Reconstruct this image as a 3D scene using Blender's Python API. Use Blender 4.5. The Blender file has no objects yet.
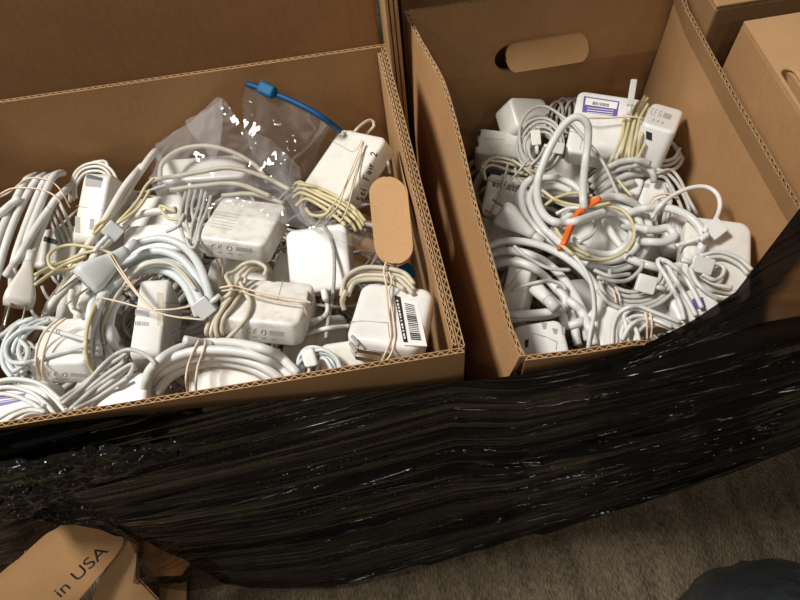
import bpy, math, random
from mathutils import Vector, Matrix, noise
from mathutils.bvhtree import BVHTree
random.seed(7)
V = Vector
SC = bpy.context.scene
COL = SC.collection
RIM = 0.62                      # height of the carton rims above the floor

# ------------------------------------------------------------------ camera
FPX = 620.0
PIT, ROLL = math.radians(60.947), math.radians(9.189)
CAM = V((0, 0, RIM + 0.45))
_u0 = V((0, math.sin(PIT), math.cos(PIT)))
FWD = V((0, math.cos(PIT), -math.sin(PIT)))
RGT = V((1, 0, 0)) * math.cos(ROLL) - _u0 * math.sin(ROLL)
UPV = V((1, 0, 0)) * math.sin(ROLL) + _u0 * math.cos(ROLL)
cd = bpy.data.cameras.new('camera')
cam = bpy.data.objects.new('camera', cd)
COL.objects.link(cam)
m = Matrix((RGT, UPV, -FWD)).transposed().to_4x4()
m.translation = CAM
cam.matrix_world = m
cd.sensor_width = 36
cd.lens = FPX / 800 * 36
cd.clip_start = 0.01
SC.camera = cam

def ray(px, py):
    return FWD + RGT * ((px - 400) / FPX) + UPV * ((300 - py) / FPX)
def tz(px, py, z):              # depth at which the sight line meets height RIM+z
    d = ray(px, py)
    return (RIM + z - CAM.z) / d.z
def P(px, py, z=0.0):           # z in metres relative to the rim
    return CAM + ray(px, py) * tz(px, py, z)

# ------------------------------------------------------------------ materials
def new_mat(name):
    mt = bpy.data.materials.new(name)
    mt.use_nodes = True
    nt = mt.node_tree
    return mt, nt, nt.nodes['Principled BSDF']
def nd(nt, t, **kw):
    n = nt.nodes.new(t)
    for k, v in kw.items():
        if hasattr(n, k): setattr(n, k, v)
        else: n.inputs[k].default_value = v
    return n
def plastic(name, col, rough=0.35, dirt=0.0, dirtcol=(0.3, 0.24, 0.16), spec=0.5, scale=60):
    mt, nt, b = new_mat(name)
    b.inputs['Roughness'].default_value = rough
    b.inputs['Specular IOR Level'].default_value = spec
    tc = nd(nt, 'ShaderNodeTexCoord')
    n1 = nd(nt, 'ShaderNodeTexNoise'); n1.inputs['Scale'].default_value = scale; n1.inputs['Detail'].default_value = 6
    nt.links.new(tc.outputs['Object'], n1.inputs['Vector'])
    r = nd(nt, 'ShaderNodeValToRGB')
    r.color_ramp.elements[0].position = 0.45; r.color_ramp.elements[0].color = (*col, 1)
    r.color_ramp.elements[1].position = 0.85
    r.color_ramp.elements[1].color = tuple(c * (1 - dirt) + d * dirt for c, d in zip(col, dirtcol)) + (1,)
    nt.links.new(n1.outputs['Fac'], r.inputs['Fac'])
    nt.links.new(r.outputs['Color'], b.inputs['Base Color'])
    return mt
def cardboard(name, col, stripes=1.0, bump=0.25):
    mt, nt, b = new_mat(name)
    b.inputs['Roughness'].default_value = 0.75
    b.inputs['Specular IOR Level'].default_value = 0.25
    tc = nd(nt, 'ShaderNodeTexCoord')
    mp = nd(nt, 'ShaderNodeMapping'); mp.inputs['Scale'].default_value = (1, 1, 0.35)
    nt.links.new(tc.outputs['Object'], mp.inputs['Vector'])
    n1 = nd(nt, 'ShaderNodeTexNoise'); n1.inputs['Scale'].default_value = 420; n1.inputs['Detail'].default_value = 4
    n2 = nd(nt, 'ShaderNodeTexNoise'); n2.inputs['Scale'].default_value = 14; n2.inputs['Detail'].default_value = 5
    nt.links.new(mp.outputs['Vector'], n1.inputs['Vector'])
    nt.links.new(tc.outputs['Object'], n2.inputs['Vector'])
    r = nd(nt, 'ShaderNodeValToRGB')
    r.color_ramp.elements[0].position = 0.25; r.color_ramp.elements[0].color = tuple(c * 0.80 for c in col) + (1,)
    r.color_ramp.elements[1].position = 0.75; r.color_ramp.elements[1].color = tuple(min(1, c * 1.10) for c in col) + (1,)
    mx = nd(nt, 'ShaderNodeMix'); mx.data_type = 'FLOAT'; mx.inputs[0].default_value = 0.5
    nt.links.new(n1.outputs['Fac'], mx.inputs[2]); nt.links.new(n2.outputs['Fac'], mx.inputs[3])
    nt.links.new(mx.outputs[0], r.inputs['Fac'])
    nt.links.new(r.outputs['Color'], b.inputs['Base Color'])
    w = nd(nt, 'ShaderNodeTexWave'); w.inputs['Scale'].default_value = 40; w.inputs['Distortion'].default_value = 0.6
    w.bands_direction = 'DIAGONAL'
    m2 = nd(nt, 'ShaderNodeMapping'); m2.inputs['Scale'].default_value = (1, 1, 0.0)
    nt.links.new(tc.outputs['Object'], m2.inputs['Vector']); nt.links.new(m2.outputs['Vector'], w.inputs['Vector'])
    ad = nd(nt, 'ShaderNodeMath', operation='MULTIPLY_ADD'); ad.inputs[1].default_value = 0.35 * stripes
    nt.links.new(w.outputs['Fac'], ad.inputs[0]); nt.links.new(mx.outputs[0], ad.inputs[2])
    bp = nd(nt, 'ShaderNodeBump'); bp.inputs['Strength'].default_value = bump; bp.inputs['Distance'].default_value = 0.0008
    nt.links.new(ad.outputs[0], bp.inputs['Height']); nt.links.new(bp.outputs['Normal'], b.inputs['Normal'])
    return mt
M = {}
M['white'] = plastic('white_plastic', (0.76, 0.74, 0.70), 0.28, 0.18)
M['warm'] = plastic('warm_white_plastic', (0.72, 0.685, 0.62), 0.3, 0.25)
M['dirty'] = plastic('scuffed_white_plastic', (0.76, 0.73, 0.67), 0.35, 0.55, scale=95)
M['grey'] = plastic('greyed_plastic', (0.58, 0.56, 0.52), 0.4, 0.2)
M['cord'] = plastic('white_cord', (0.65, 0.645, 0.61), 0.42, 0.12)
M['coldcord'] = plastic('cool_white_cord', (0.60, 0.63, 0.62), 0.4, 0.1)
M['beige'] = plastic('aged_beige_cord', (0.56, 0.50, 0.38), 0.45, 0.2)
M['yellow'] = plastic('yellowed_cord', (0.60, 0.52, 0.29), 0.45, 0.15)
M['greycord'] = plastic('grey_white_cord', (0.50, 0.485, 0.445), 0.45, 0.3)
M['fray'] = plastic('frayed_cord', (0.40, 0.38, 0.35), 0.7, 0.7, (0.08, 0.07, 0.06), scale=260)
M['rubber'] = plastic('tan_rubber', (0.74, 0.60, 0.45), 0.55, 0.2)
M['orange'] = plastic('orange_rubber', (0.85, 0.16, 0.02), 0.5, 0.1)
M['mark'] = plastic('grey_print', (0.42, 0.41, 0.40), 0.5)
M['seam'] = plastic('seam_grey', (0.33, 0.31, 0.28), 0.6)
M['dark'] = plastic('dark_port', (0.03, 0.028, 0.025), 0.5)
M['ink'] = plastic('black_ink', (0.015, 0.015, 0.018), 0.6)
M['paper'] = plastic('label_paper', (0.80, 0.78, 0.72), 0.6)
M['purple'] = plastic('purple_print', (0.13, 0.10, 0.33), 0.5)
M['blue'] = plastic('blue_zip', (0.004, 0.06, 0.17), 0.45, spec=0.2)
M['teal'] = plastic('teal_slider', (0.004, 0.10, 0.23), 0.5, spec=0.15)
def metal(name, col, rough):
    mt, nt, b = new_mat(name)
    b.inputs['Base Color'].default_value = (*col, 1); b.inputs['Metallic'].default_value = 1
    n = nd(nt, 'ShaderNodeTexNoise'); n.inputs['Scale'].default_value = 200
    mr = nd(nt, 'ShaderNodeMapRange'); mr.inputs['To Min'].default_value = rough * 0.7; mr.inputs['To Max'].default_value = rough * 1.3
    nt.links.new(n.outputs['Fac'], mr.inputs['Value']); nt.links.new(mr.outputs['Result'], b.inputs['Roughness'])
    return mt
M['steel'] = metal('prong_steel', (0.50, 0.46, 0.40), 0.3)
M['alu'] = plastic('connector_aluminium', (0.55, 0.55, 0.54), 0.25, spec=0.9)
M['brass'] = metal('brass_pin', (0.75, 0.58, 0.30), 0.3)
KRAFT = (0.43, 0.238, 0.103)
M['kraft'] = cardboard('kraft_cardboard', KRAFT)
M['kraft2'] = cardboard('kraft_cardboard_lighter', (0.46, 0.268, 0.125))
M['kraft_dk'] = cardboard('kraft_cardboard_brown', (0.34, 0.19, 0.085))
M['flute'] = cardboard('flute_paper', (0.50, 0.36, 0.20), 0, 0.1)
M['wood'] = cardboard('pallet_wood', (0.40, 0.25, 0.12), 0.5, 0.5)

# carpet
mt, nt, b = new_mat('carpet')
b.inputs['Roughness'].default_value = 0.95; b.inputs['Specular IOR Level'].default_value = 0.05
tc = nd(nt, 'ShaderNodeTexCoord')
mp = nd(nt, 'ShaderNodeMapping'); mp.inputs['Scale'].default_value = (1, 0.28, 1); mp.inputs['Rotation'].default_value = (0, 0, math.radians(4))
nt.links.new(tc.outputs['Object'], mp.inputs['Vector'])
n1 = nd(nt, 'ShaderNodeTexNoise'); n1.inputs['Scale'].default_value = 380; n1.inputs['Detail'].default_value = 3
n2 = nd(nt, 'ShaderNodeTexNoise'); n2.inputs['Scale'].default_value = 38; n2.inputs['Detail'].default_value = 4
vo = nd(nt, 'ShaderNodeTexVoronoi'); vo.inputs['Scale'].default_value = 300
nt.links.new(mp.outputs['Vector'], n1.inputs['Vector']); nt.links.new(mp.outputs['Vector'], n2.inputs['Vector'])
nt.links.new(tc.outputs['Object'], vo.inputs['Vector'])
mx = nd(nt, 'ShaderNodeMix'); mx.data_type = 'FLOAT'; mx.inputs[0].default_value = 0.42
nt.links.new(n1.outputs['Fac'], mx.inputs[2]); nt.links.new(n2.outputs['Fac'], mx.inputs[3])
r = nd(nt, 'ShaderNodeValToRGB')
r.color_ramp.elements[0].position = 0.36; r.color_ramp.elements[0].color = (0.058, 0.044, 0.028, 1)
r.color_ramp.elements[1].position = 0.64; r.color_ramp.elements[1].color = (0.225, 0.17, 0.11, 1)
nt.links.new(mx.outputs[0], r.inputs['Fac']); nt.links.new(r.outputs['Color'], b.inputs['Base Color'])
bp = nd(nt, 'ShaderNodeBump'); bp.inputs['Strength'].default_value = 0.7; bp.inputs['Distance'].default_value = 0.003
nt.links.new(vo.outputs['Distance'], bp.inputs['Height']); nt.links.new(bp.outputs['Normal'], b.inputs['Normal'])
M['carpet'] = mt

# black stretch film: several layers of tinted film, see-through where only one layer lies
mt, nt, b = new_mat('black_stretch_film')
b.inputs['Base Color'].default_value = (0.005, 0.0045, 0.004, 1)
b.inputs['Roughness'].default_value = 0.06; b.inputs['Specular IOR Level'].default_value = 0.42
tc = nd(nt, 'ShaderNodeTexCoord')
mp = nd(nt, 'ShaderNodeMapping'); mp.inputs['Scale'].default_value = (0.45, 0.45, 62)
mr0 = nd(nt, 'ShaderNodeMapping'); mr0.inputs['Rotation'].default_value = (0, math.radians(10), 0)
nt.links.new(tc.outputs['Object'], mr0.inputs['Vector']); nt.links.new(mr0.outputs['Vector'], mp.inputs['Vector'])
n1 = nd(nt, 'ShaderNodeTexNoise'); n1.inputs['Scale'].default_value = 1.5; n1.inputs['Detail'].default_value = 3
nt.links.new(mp.outputs['Vector'], n1.inputs['Vector'])
bp = nd(nt, 'ShaderNodeBump'); bp.inputs['Strength'].default_value = 0.8; bp.inputs['Distance'].default_value = 0.004
rp = nd(nt, 'ShaderNodeValToRGB'); e = rp.color_ramp.elements
e[0].position = 0.50; e[0].color = (0, 0, 0, 1); e[1].position = 0.72; e[1].color = (0.15, 0.15, 0.15, 1)
k = rp.color_ramp.elements.new(0.60); k.color = (1, 1, 1, 1)
nt.links.new(n1.outputs['Fac'], rp.inputs['Fac'])
nt.links.new(rp.outputs['Color'], bp.inputs['Height']); nt.links.new(bp.outputs['Normal'], b.inputs['Normal'])
tr = nd(nt, 'ShaderNodeBsdfTransparent'); tr.inputs['Color'].default_value = (0.60, 0.50, 0.40, 1)
at = nd(nt, 'ShaderNodeAttribute'); at.attribute_name = 'thin'
n3 = nd(nt, 'ShaderNodeTexNoise'); n3.inputs['Scale'].default_value = 1.0; n3.inputs['Detail'].default_value = 3
mp3 = nd(nt, 'ShaderNodeMapping'); mp3.inputs['Scale'].default_value = (4, 4, 60); mp3.inputs['Rotation'].default_value = (0, math.radians(-4), 0)
nt.links.new(tc.outputs['Object'], mp3.inputs['Vector']); nt.links.new(mp3.outputs['Vector'], n3.inputs['Vector'])
mr = nd(nt, 'ShaderNodeMapRange'); mr.inputs['From Min'].default_value = 0.3; mr.inputs['From Max'].default_value = 0.7
mr.inputs['To Min'].default_value = 0.35; mr.inputs['To Max'].default_value = 1.2
nt.links.new(n3.outputs['Fac'], mr.inputs['Value'])
mu = nd(nt, 'ShaderNodeMath', operation='MULTIPLY', use_clamp=True)
nt.links.new(at.outputs['Fac'], mu.inputs[0]); nt.links.new(mr.outputs['Result'], mu.inputs[1])
ms = nd(nt, 'ShaderNodeMixShader')
nt.links.new(mu.outputs[0], ms.inputs['Fac']); nt.links.new(b.outputs['BSDF'], ms.inputs[1]); nt.links.new(tr.outputs['BSDF'], ms.inputs[2])
nt.links.new(ms.outputs['Shader'], nt.nodes['Material Output'].inputs['Surface'])
M['film'] = mt
fc = mt.copy(); fc.name = 'crumpled_stretch_film'; M['film_crumple'] = fc
for n in fc.node_tree.nodes:
    if n.type == 'MAPPING' and n.inputs['Scale'].default_value[2] > 61: n.inputs['Scale'].default_value = (32, 32, 45)
    if n.type == 'BUMP': n.inputs['Strength'].default_value = 0.7
    if n.type == 'BSDF_PRINCIPLED': n.inputs['Specular IOR Level'].default_value = 0.8; n.inputs['Roughness'].default_value = 0.12
# garbage bag
mt, nt, b = new_mat('black_bag_plastic')
b.inputs['Base Color'].default_value = (0.028, 0.030, 0.032, 1); b.inputs['Roughness'].default_value = 0.3
n1 = nd(nt, 'ShaderNodeTexNoise'); n1.inputs['Scale'].default_value = 16; n1.inputs['Detail'].default_value = 4
bp = nd(nt, 'ShaderNodeBump'); bp.inputs['Strength'].default_value = 0.4; bp.inputs['Distance'].default_value = 0.01
nt.links.new(n1.outputs['Fac'], bp.inputs['Height']); nt.links.new(bp.outputs['Normal'], b.inputs['Normal'])
M['sack'] = mt
# clear bag film
mt, nt, b = new_mat('clear_bag_film')
b.inputs['Base Color'].default_value = (0.85, 0.85, 0.86, 1); b.inputs['Roughness'].default_value = 0.12
b.inputs['Specular IOR Level'].default_value = 0.6
tr = nd(nt, 'ShaderNodeBsdfTransparent'); tr.inputs['Color'].default_value = (0.97, 0.97, 0.97, 1)
lw = nd(nt, 'ShaderNodeLayerWeight'); lw.inputs['Blend'].default_value = 0.25
mr = nd(nt, 'ShaderNodeMapRange'); mr.inputs['To Min'].default_value = 0.03; mr.inputs['To Max'].default_value = 0.42
nt.links.new(lw.outputs['Facing'], mr.inputs['Value'])
ms = nd(nt, 'ShaderNodeMixShader')
gl = nd(nt, 'ShaderNodeBsdfGlossy'); gl.inputs['Roughness'].default_value = 0.09
bn = nd(nt, 'ShaderNodeTexNoise'); bn.inputs['Scale'].default_value = 38; bn.inputs['Detail'].default_value = 2; bn.noise_type = 'RIDGED_MULTIFRACTAL'
bt = nd(nt, 'ShaderNodeTexCoord'); nt.links.new(bt.outputs['Object'], bn.inputs['Vector'])
bb = nd(nt, 'ShaderNodeBump'); bb.inputs['Strength'].default_value = 0.5; bb.inputs['Distance'].default_value = 0.003
nt.links.new(bn.outputs['Fac'], bb.inputs['Height']); nt.links.new(bb.outputs['Normal'], gl.inputs['Normal']); nt.links.new(bb.outputs['Normal'], b.inputs['Normal'])
fr = nd(nt, 'ShaderNodeMath', operation='MULTIPLY'); fr.inputs[1].default_value = 1.0
nt.links.new(mr.outputs['Result'], ms.inputs['Fac'])
nt.links.new(tr.outputs['BSDF'], ms.inputs[1]); nt.links.new(b.outputs['BSDF'], ms.inputs[2])
ad = nd(nt, 'ShaderNodeMixShader'); ad.inputs['Fac'].default_value = 0.11
nt.links.new(ms.outputs['Shader'], ad.inputs[1]); nt.links.new(gl.outputs['BSDF'], ad.inputs[2])
nt.links.new(ad.outputs['Shader'], nt.nodes['Material Output'].inputs['Surface'])
M['clear'] = mt

# ------------------------------------------------------------------ mesh builder
BV = []                         # (bvh, centre, radius) of everything placed so far, used to lay cords on the heap
LOC = {}
class MB:
    def __init__(s): s.v = []; s.f = []; s.flat = set()
    def add(s, vs, fs, flat=False):
        o = len(s.v); s.v += [V(v) for v in vs]
        for f in fs:
            if flat: s.flat.add(len(s.f))
            s.f.append(tuple(i + o for i in f))
    def box(s, c, ax, ay, az, hx, hy, hz, flat=True):
        vs = [c + ax * (hx * i) + ay * (hy * j) + az * (hz * k) for k in (-1, 1) for j in (-1, 1) for i in (-1, 1)]
        s.add(vs, [(0, 2, 3, 1), (4, 5, 7, 6), (0, 1, 5, 4), (2, 6, 7, 3), (0, 4, 6, 2), (1, 3, 7, 5)], flat)
    def abox(s, x0, x1, y0, y1, z0, z1):
        s.box(V(((x0 + x1) / 2, (y0 + y1) / 2, (z0 + z1) / 2)), V((1, 0, 0)), V((0, 1, 0)), V((0, 0, 1)), (x1 - x0) / 2, (y1 - y0) / 2, (z1 - z0) / 2)
    def tube(s, pts, r, n=8, closed=False, flat=1.0, rf=None):
        k = len(pts)
        if k < 2: return
        prev = None; vs = []
        for i in range(k):
            if closed: t = pts[(i + 1) % k] - pts[i - 1]
            else: t = pts[min(i + 1, k - 1)] - pts[max(i - 1, 0)]
            t = t.normalized() if t.length > 1e-9 else V((0, 0, 1))
            if prev is None:
                a = t.cross(V((0, 0, 1)))
                if a.length < 0.1: a = t.cross(V((0, 1, 0)))
            else: a = prev - t * prev.dot(t)
            a.normalize(); prev = a; b_ = t.cross(a)
            rr = r if rf is None else r * rf(i / (k - 1))
            for j in range(n):
                q = 2 * math.pi * j / n
                vs.append(pts[i] + a * (math.cos(q) * rr) + b_ * (math.sin(q) * rr * flat))
        fs = []
        for i in range(k if closed else k - 1):
            i2 = (i + 1) % k
            for j in range(n):
                fs.append((i * n + j, i * n + (j + 1) % n, i2 * n + (j + 1) % n, i2 * n + j))
        if not closed:
            fs.append(tuple(reversed(range(n)))); fs.append(tuple((k - 1) * n + j for j in range(n)))
        s.add(vs, fs)
    def prism(s, c, a, b_, n, w, h, t, R, r, seg=5, fs_=3):
        """rounded-rectangle block: plan w x h in (a,b), thickness t along n, corner radius R, edge fillet r"""
        R = min(R, w / 2 * 0.98, h / 2 * 0.98); r = min(r, t / 2 * 0.98, R)
        def ring(inset, z):
            hw, hh = w / 2 - inset, h / 2 - inset; rr = max(R - inset, 0.0002); o = []
            for (sx, sy, a0) in ((1, 1, 0), (-1, 1, 90), (-1, -1, 180), (1, -1, 270)):
                for i in range(seg + 1):
                    q = math.radians(a0 + 90 * i / seg)
                    o.append(c + a * (sx * (hw - rr) + rr * math.cos(q)) + b_ * (sy * (hh - rr) + rr * math.sin(q)) + n * z)
            return o
        rings = [ring(min(r * 1.6, R * 0.98), -t / 2)]
        for i in range(fs_ + 1):
            q = math.pi / 2 * i / fs_; rings.append(ring(r * (1 - math.sin(q)), -t / 2 + r * (1 - math.cos(q))))
        for i in range(fs_ + 1):
            q = math.pi / 2 * (1 - i / fs_); rings.append(ring(r * (1 - math.sin(q)), t / 2 - r * (1 - math.cos(q))))
        rings.append(ring(min(r * 1.6, R * 0.98), t / 2))
        L = len(rings[0]); vs = [p for rg in rings for p in rg]; fs = []
        for i in range(len(rings) - 1):
            for j in range(L): fs.append((i * L + j, i * L + (j + 1) % L, (i + 1) * L + (j + 1) % L, (i + 1) * L + j))
        fs.append(tuple(reversed(range(L)))); fs.append(tuple((len(rings) - 1) * L + j for j in range(L)))
        s.add(vs, fs)
    def grid(s, rows):
        h, w = len(rows), len(rows[0])
        s.add([p for r_ in rows for p in r_], [(i * w + j, i * w + j + 1, (i + 1) * w + j + 1, (i + 1) * w + j) for i in range(h - 1) for j in range(w - 1)])
    def build(s, name, mat, parent=None, reg=True, loc=None):
        if name.endswith('_panel') or name in ('fluting', 'hand_flap'): reg = False
        if reg and s.f: register(s.v, s.f)
        base = LOC.get(parent.name, V((0, 0, 0))) if parent else (loc or V((0, 0, 0)))
        me = bpy.data.meshes.new(name)
        me.from_pydata([v - base for v in s.v], [], s.f)
        for i, p in enumerate(me.polygons): p.use_smooth = i not in s.flat
        me.materials.append(M[mat] if isinstance(mat, str) else mat)
        me.update()
        o = bpy.data.objects.new(name, me); COL.objects.link(o)
        if parent: o.parent = parent; LOC[o.name] = base
        else: o.location = base; LOC[o.name] = base
        return o
def register(vs, fs):
    c = V((0, 0, 0))
    for v in vs: c += v
    c /= len(vs); rad = max((v - c).length for v in vs)
    BV.append((BVHTree.FromPolygons(vs, fs), c, rad))
def tag(o, label, cat, group=None, kind=None):
    o['label'] = label; o['category'] = cat
    if group: o['group'] = group
    if kind: o['kind'] = kind
    return o
def thing(name, label, cat, loc, group=None):
    o = bpy.data.objects.new(name, None); COL.objects.link(o)
    o.location = loc; o.empty_display_size = 0.02; LOC[o.name] = V(loc)
    return tag(o, label, cat, group)

# ------------------------------------------------------------------ cords laid over the heap
def spline(pts, z, step=2.5):
    q = [(p[0], p[1], (p[2] / 1000 if len(p) > 2 else z)) for p in pts]
    if len(q) == 2: q = [q[0], tuple((a + b) / 2 for a, b in zip(*q)), q[1]]
    q = [tuple(2 * a - b for a, b in zip(q[0], q[1]))] + q + [tuple(2 * a - b for a, b in zip(q[-1], q[-2]))]
    out = []
    for i in range(1, len(q) - 2):
        p0, p1, p2, p3 = q[i - 1:i + 3]
        n = max(2, int(math.hypot(p2[0] - p1[0], p2[1] - p1[1]) / step))
        for j in range(n):
            t = j / n
            out.append(tuple(0.5 * (2 * b + (c - a) * t + (2 * a - 5 * b + 4 * c - d) * t * t + (3 * b - a - 3 * c + d) * t ** 3)
                             for a, b, c, d in zip(p0, p1, p2, p3)))
    out.append(q[-2]); return out
def first_hit(d, lo):
    dn = d.normalized(); best = None
    for bv, c, rad in BV:
        w = c - CAM; al = w.dot(dn)
        if (w - dn * al).length > rad + 0.002: continue
        h = bv.ray_cast(CAM + dn * lo, dn)
        if h[0] is not None:
            t = (h[0] - CAM).dot(FWD)
            if best is None or t < best: best = t
    return best
CL = None                       # which carton's walls the contents must stay inside
RIMPTS = [(0.0575, 0.612), (0.0660, 0.560), (0.0790, 0.490), (0.0810, 0.405), (0.0800, 0.340), (0.0815, 0.280), (0.0830, 0.228), (0.0835, 0.209), (0.0870, 0.1835)]
def xleft(y):
    for (xa, ya), (xb, yb) in zip(RIMPTS, RIMPTS[1:]):
        if ya >= y >= yb: return xa + (xb - xa) * (ya - y) / (ya - yb)
    return RIMPTS[-1][0] if y < RIMPTS[-1][1] else RIMPTS[0][0]
def limits(y):
    if CL == 'L': return -0.524, 0.0172 + 0.0482 * (0.556 - y), 0.1992, 0.5595
    return xleft(y) + 0.0028, 0.3545, 0.1824, 0.6010
def clampw(p, m):
    if CL is None: return p
    x0, x1, y0, y1 = limits(p.y)
    if p.z > RIM - 0.002 - m: return p
    return V((min(max(p.x, x0 + m), x1 - m), min(max(p.y, y0 + m), y1 - m), p.z))
def lay(pts, z, r, maxlift=0.03, slope=0.9, drape=True):
    s = spline(pts, z)
    dirs = [ray(x, y) for x, y, _ in s]
    t0 = [tz(x, y, zz) for x, y, zz in s]
    if not drape: return [clampw(CAM + d * t, r) for d, t in zip(dirs, t0)]
    need = []
    for (x, y, _), t in zip(s, t0):
        rp = r * FPX / t; h = None
        for ox, oy in ((0, 0), (rp, 0), (-rp, 0), (0, rp), (0, -rp)):
            k = first_hit(ray(x + ox, y + oy), 0.15)
            if k is not None and (h is None or k < h): h = k
        tt = t
        if h is not None and h - r * 1.08 < t:
            if t - (h - r * 1.08) <= maxlift: tt = h - r * 1.08
        need.append(tt)
    w = [CAM + d * t for d, t in zip(dirs, t0)]
    acc = [0]
    for i in range(1, len(w)): acc.append(acc[-1] + (w[i] - w[i - 1]).length)
    n = len(need); t1 = []
    for i in range(n):
        t1.append(min(need[j] + slope * abs(acc[i] - acc[j]) for j in range(max(0, i - 30), min(n, i + 31))))
    t2 = []
    for i in range(n):
        a = t1[max(0, i - 2):i + 3]; t2.append(min(sum(a) / len(a), t1[i] + 0.0003))
    return [clampw(CAM + d * t, r) for d, t in zip(dirs, t2)]
def cordmb(paths, z, r, n=8, **kw):
    mb = MB()
    for p in paths: mb.tube(lay(p, z, r, **kw), r, n)
    return mb
def cable(parent, paths, z, r=0.0017, mat='cord', name='cable', **kw):
    """paths laid one after another so later strands lie on earlier ones"""
    mb = MB()
    keep = len(BV)
    for p in paths:
        one = MB(); one.tube(lay(p, z, r, **kw), r, 8 if r < 0.003 else 12)
        register(one.v, one.f); mb.add(one.v, one.f)
    del BV[keep:]
    return mb.build(name, mat, parent)
def ell(cx, cy, rx, ry, rot=0, turns=1.0, start=0, grow=0.0, jit=0.0, n=14, seed=0):
    """an elliptical coil drawn as a list of points"""
    rnd = random.Random(seed * 77 + int(cx)); out = []
    N = int(turns * n); c, s = math.cos(math.radians(rot)), math.sin(math.radians(rot))
    for i in range(N + 1):
        q = math.radians(start) + 2 * math.pi * i / n
        g = 1 + grow * i / n
        j = rnd.uniform(-jit, jit)
        x, y = (rx * g + j) * math.cos(q), (ry * g + j) * math.sin(q)
        out.append((cx + x * c - y * s, cy + x * s + y * c))
    return out
def offs(path, dx, dy, dz=0):
    return [(p[0] + dx, p[1] + dy) + ((p[2] + dz,) if len(p) > 2 else ()) for p in path]
def band(label, paths, z, r=0.0009, mat='rubber', cat='rubber band', group='tan rubber bands round the adapters', **kw):
    mb = MB()
    for p in paths:
        pts = lay(p, z, r * 0.8, **kw)
        mb.tube(pts, r * 0.8, 6, flat=1.4)
    c = sum(mb.v, V((0, 0, 0))) / len(mb.v)
    o = mb.build('rubber_band', mat, None, loc=V((c.x, c.y, min(v.z for v in mb.v))))
    return tag(o, label, cat, group)

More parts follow.
